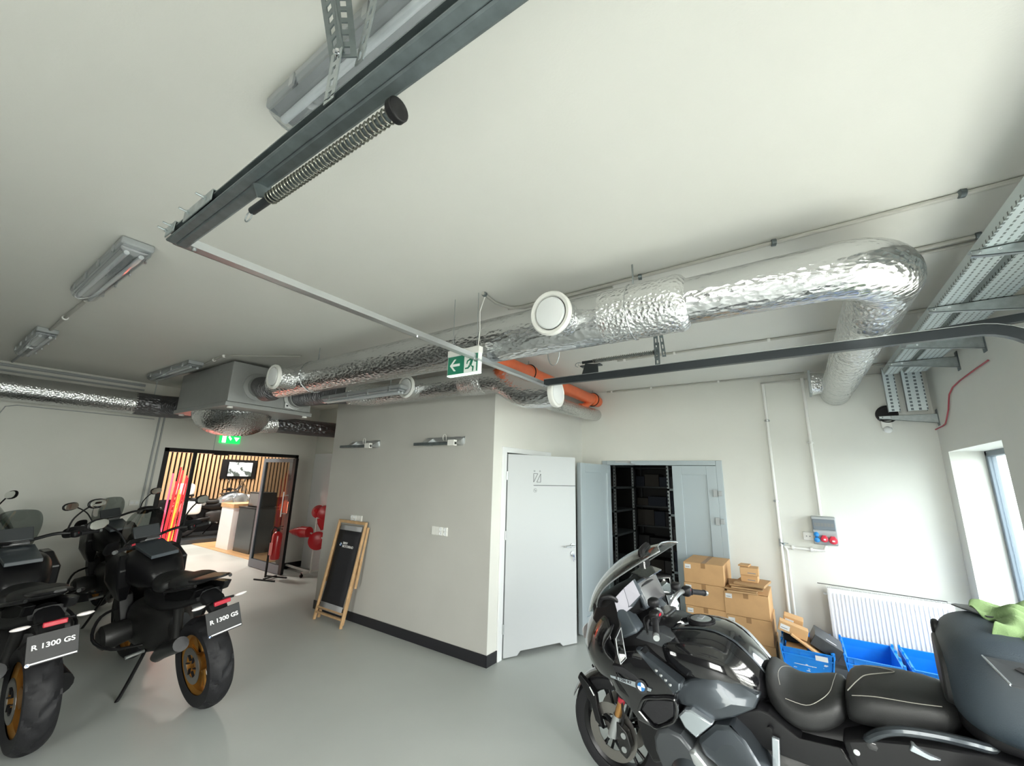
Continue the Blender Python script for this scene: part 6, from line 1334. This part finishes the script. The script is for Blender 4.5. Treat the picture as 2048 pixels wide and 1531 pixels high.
    plate3('key_tray', 'screen', t, (-0.42,0,1.155), (0,-1,0), (0.95,0,0.3), 0.15, 0.06, 0.02, 0.006)
    rows = []
    for x, z, hw, dx in ((-0.08,1.02,0.11,0.05),(-0.13,1.14,0.15,0.07),(-0.21,1.28,0.165,0.08),(-0.29,1.38,0.14,0.07),(-0.33,1.42,0.10,0.05)):
        rows.append([(x-dx*abs(v)**2, v*hw, z-0.01*abs(v)) for v in (-1,-0.5,0,0.5,1)])
    patch('windscreen', 'smoke_glass' if screen == 'smoke' else 'clear_plastic', t, rows, 0.004)
    if turn:
        a = math.radians(turn); Rm = Matrix.Translation((-0.38,0,0)) @ Matrix.Rotation(a,4,'Z') @ Matrix.Translation((0.38,0,0)); done = set()
        for ch in t.children:
            if ch.name.split('.')[0] in ('handlebar','grip','switch_block','lever','hand_guard','mirror_arm','mirror'):
                for o in [ch]+list(ch.children):
                    if o.data not in done: o.data.transform(Rm); done.add(o.data)
    tb('side_stand', 'satin_black', t, smooth_pts([(-0.80,0.12,0.33),(-0.84,0.20,0.22),(-0.90,0.30,0.10),(-0.93,0.37,0.02)]), 0.013, 8)
    MB().box(-0.97,0.35,0.008,-0.90,0.41,0.02).build('stand_foot', MAT['satin_black'], t, bevel=0.004)
    if topbox:
        MB().ell((-1.62,0,1.17),(0.20,0.25,0.16),24,14,0.5).build('top_case', MAT['white_gloss'], t, sub=1); [MB().ell((-1.50,s*0.30,0.72),(0.22,0.10,0.16),20,12,0.45).build('pannier', MAT['white_gloss'], t, sub=1) for s in (-1,1)]; MB().box(-1.80,-0.22,1.0,-1.44,0.22,1.06).build('case_base', MAT['black'], t, bevel=0.02)
    return t
def deepdup(root, label):
    def cp(o, parent):
        c = o.copy(); COL.objects.link(c); c.parent = parent
        for ch in list(o.children): cp(ch, c)
        return c
    r = cp(root, None); r['label'] = label; return r
gs2 = adventure('black adventure motorcycle with black model name plate, standing in front of the showroom doorway', group='dark adventure motorcycles at the left', turn=28, screen='smoke')
gs1 = deepdup(gs2, 'black adventure motorcycle at the left frame edge, its large rear tyre nearest the corner')
gs4 = deepdup(gs2, 'adventure motorcycle parked sideways at the left edge, only its handlebars and mirrors showing')
gs3 = deepdup(gs2, 'adventure motorcycle half hidden between and beyond the two with name plates')
bike_matrix(gs2, (-5.52,1.65,0.003), (-1,-0.05), math.radians(9))
bike_matrix(gs1, (-5.79,0.765,0.003), (-1,-0.04), math.radians(4))
bike_matrix(gs3, (-7.80,1.90,0.003), (-1,-0.02), math.radians(9))
bike_matrix(gs4, (-7.25,1.02,0.003), (0.1,1), math.radians(9))
sb = adventure('silver motorcycle with silver top case on the dark showroom platform', 'silver', 'satin_black', plate=False, topbox=True, screen='clear')
bike_matrix(sb, (-12.95,5.95,0.103), (0.05,1), math.radians(2))
EXPO = 1.22
# ---------------------------------------------------------------- camera
cd = bpy.data.cameras.new('camera'); cam = bpy.data.objects.new('camera', cd); COL.objects.link(cam)
cd.sensor_fit = 'HORIZONTAL'; cd.sensor_width = 36.0; cd.lens = 822.437/2048*36.0
yaw, pit, rol = -0.599332329, 0.225741210, 0.0248893619
f = Vector((math.sin(yaw)*math.cos(pit), math.cos(yaw)*math.cos(pit), math.sin(pit)))
r0 = Vector((math.cos(yaw), -math.sin(yaw), 0)); u0 = r0.cross(f)
r = r0*math.cos(rol)+u0*math.sin(rol); u = u0*math.cos(rol)-r0*math.sin(rol)
M = Matrix(((r.x,u.x,-f.x,0),(r.y,u.y,-f.y,0),(r.z,u.z,-f.z,1.78),(0,0,0,1)))
cam.matrix_world = M
cd.clip_start = 0.02
SC.camera = cam
vs = SC.view_settings
vs.view_transform = 'Standard'; vs.look = 'None'; vs.gamma = 1.0; vs.use_curve_mapping = False
vs.exposure = EXPO
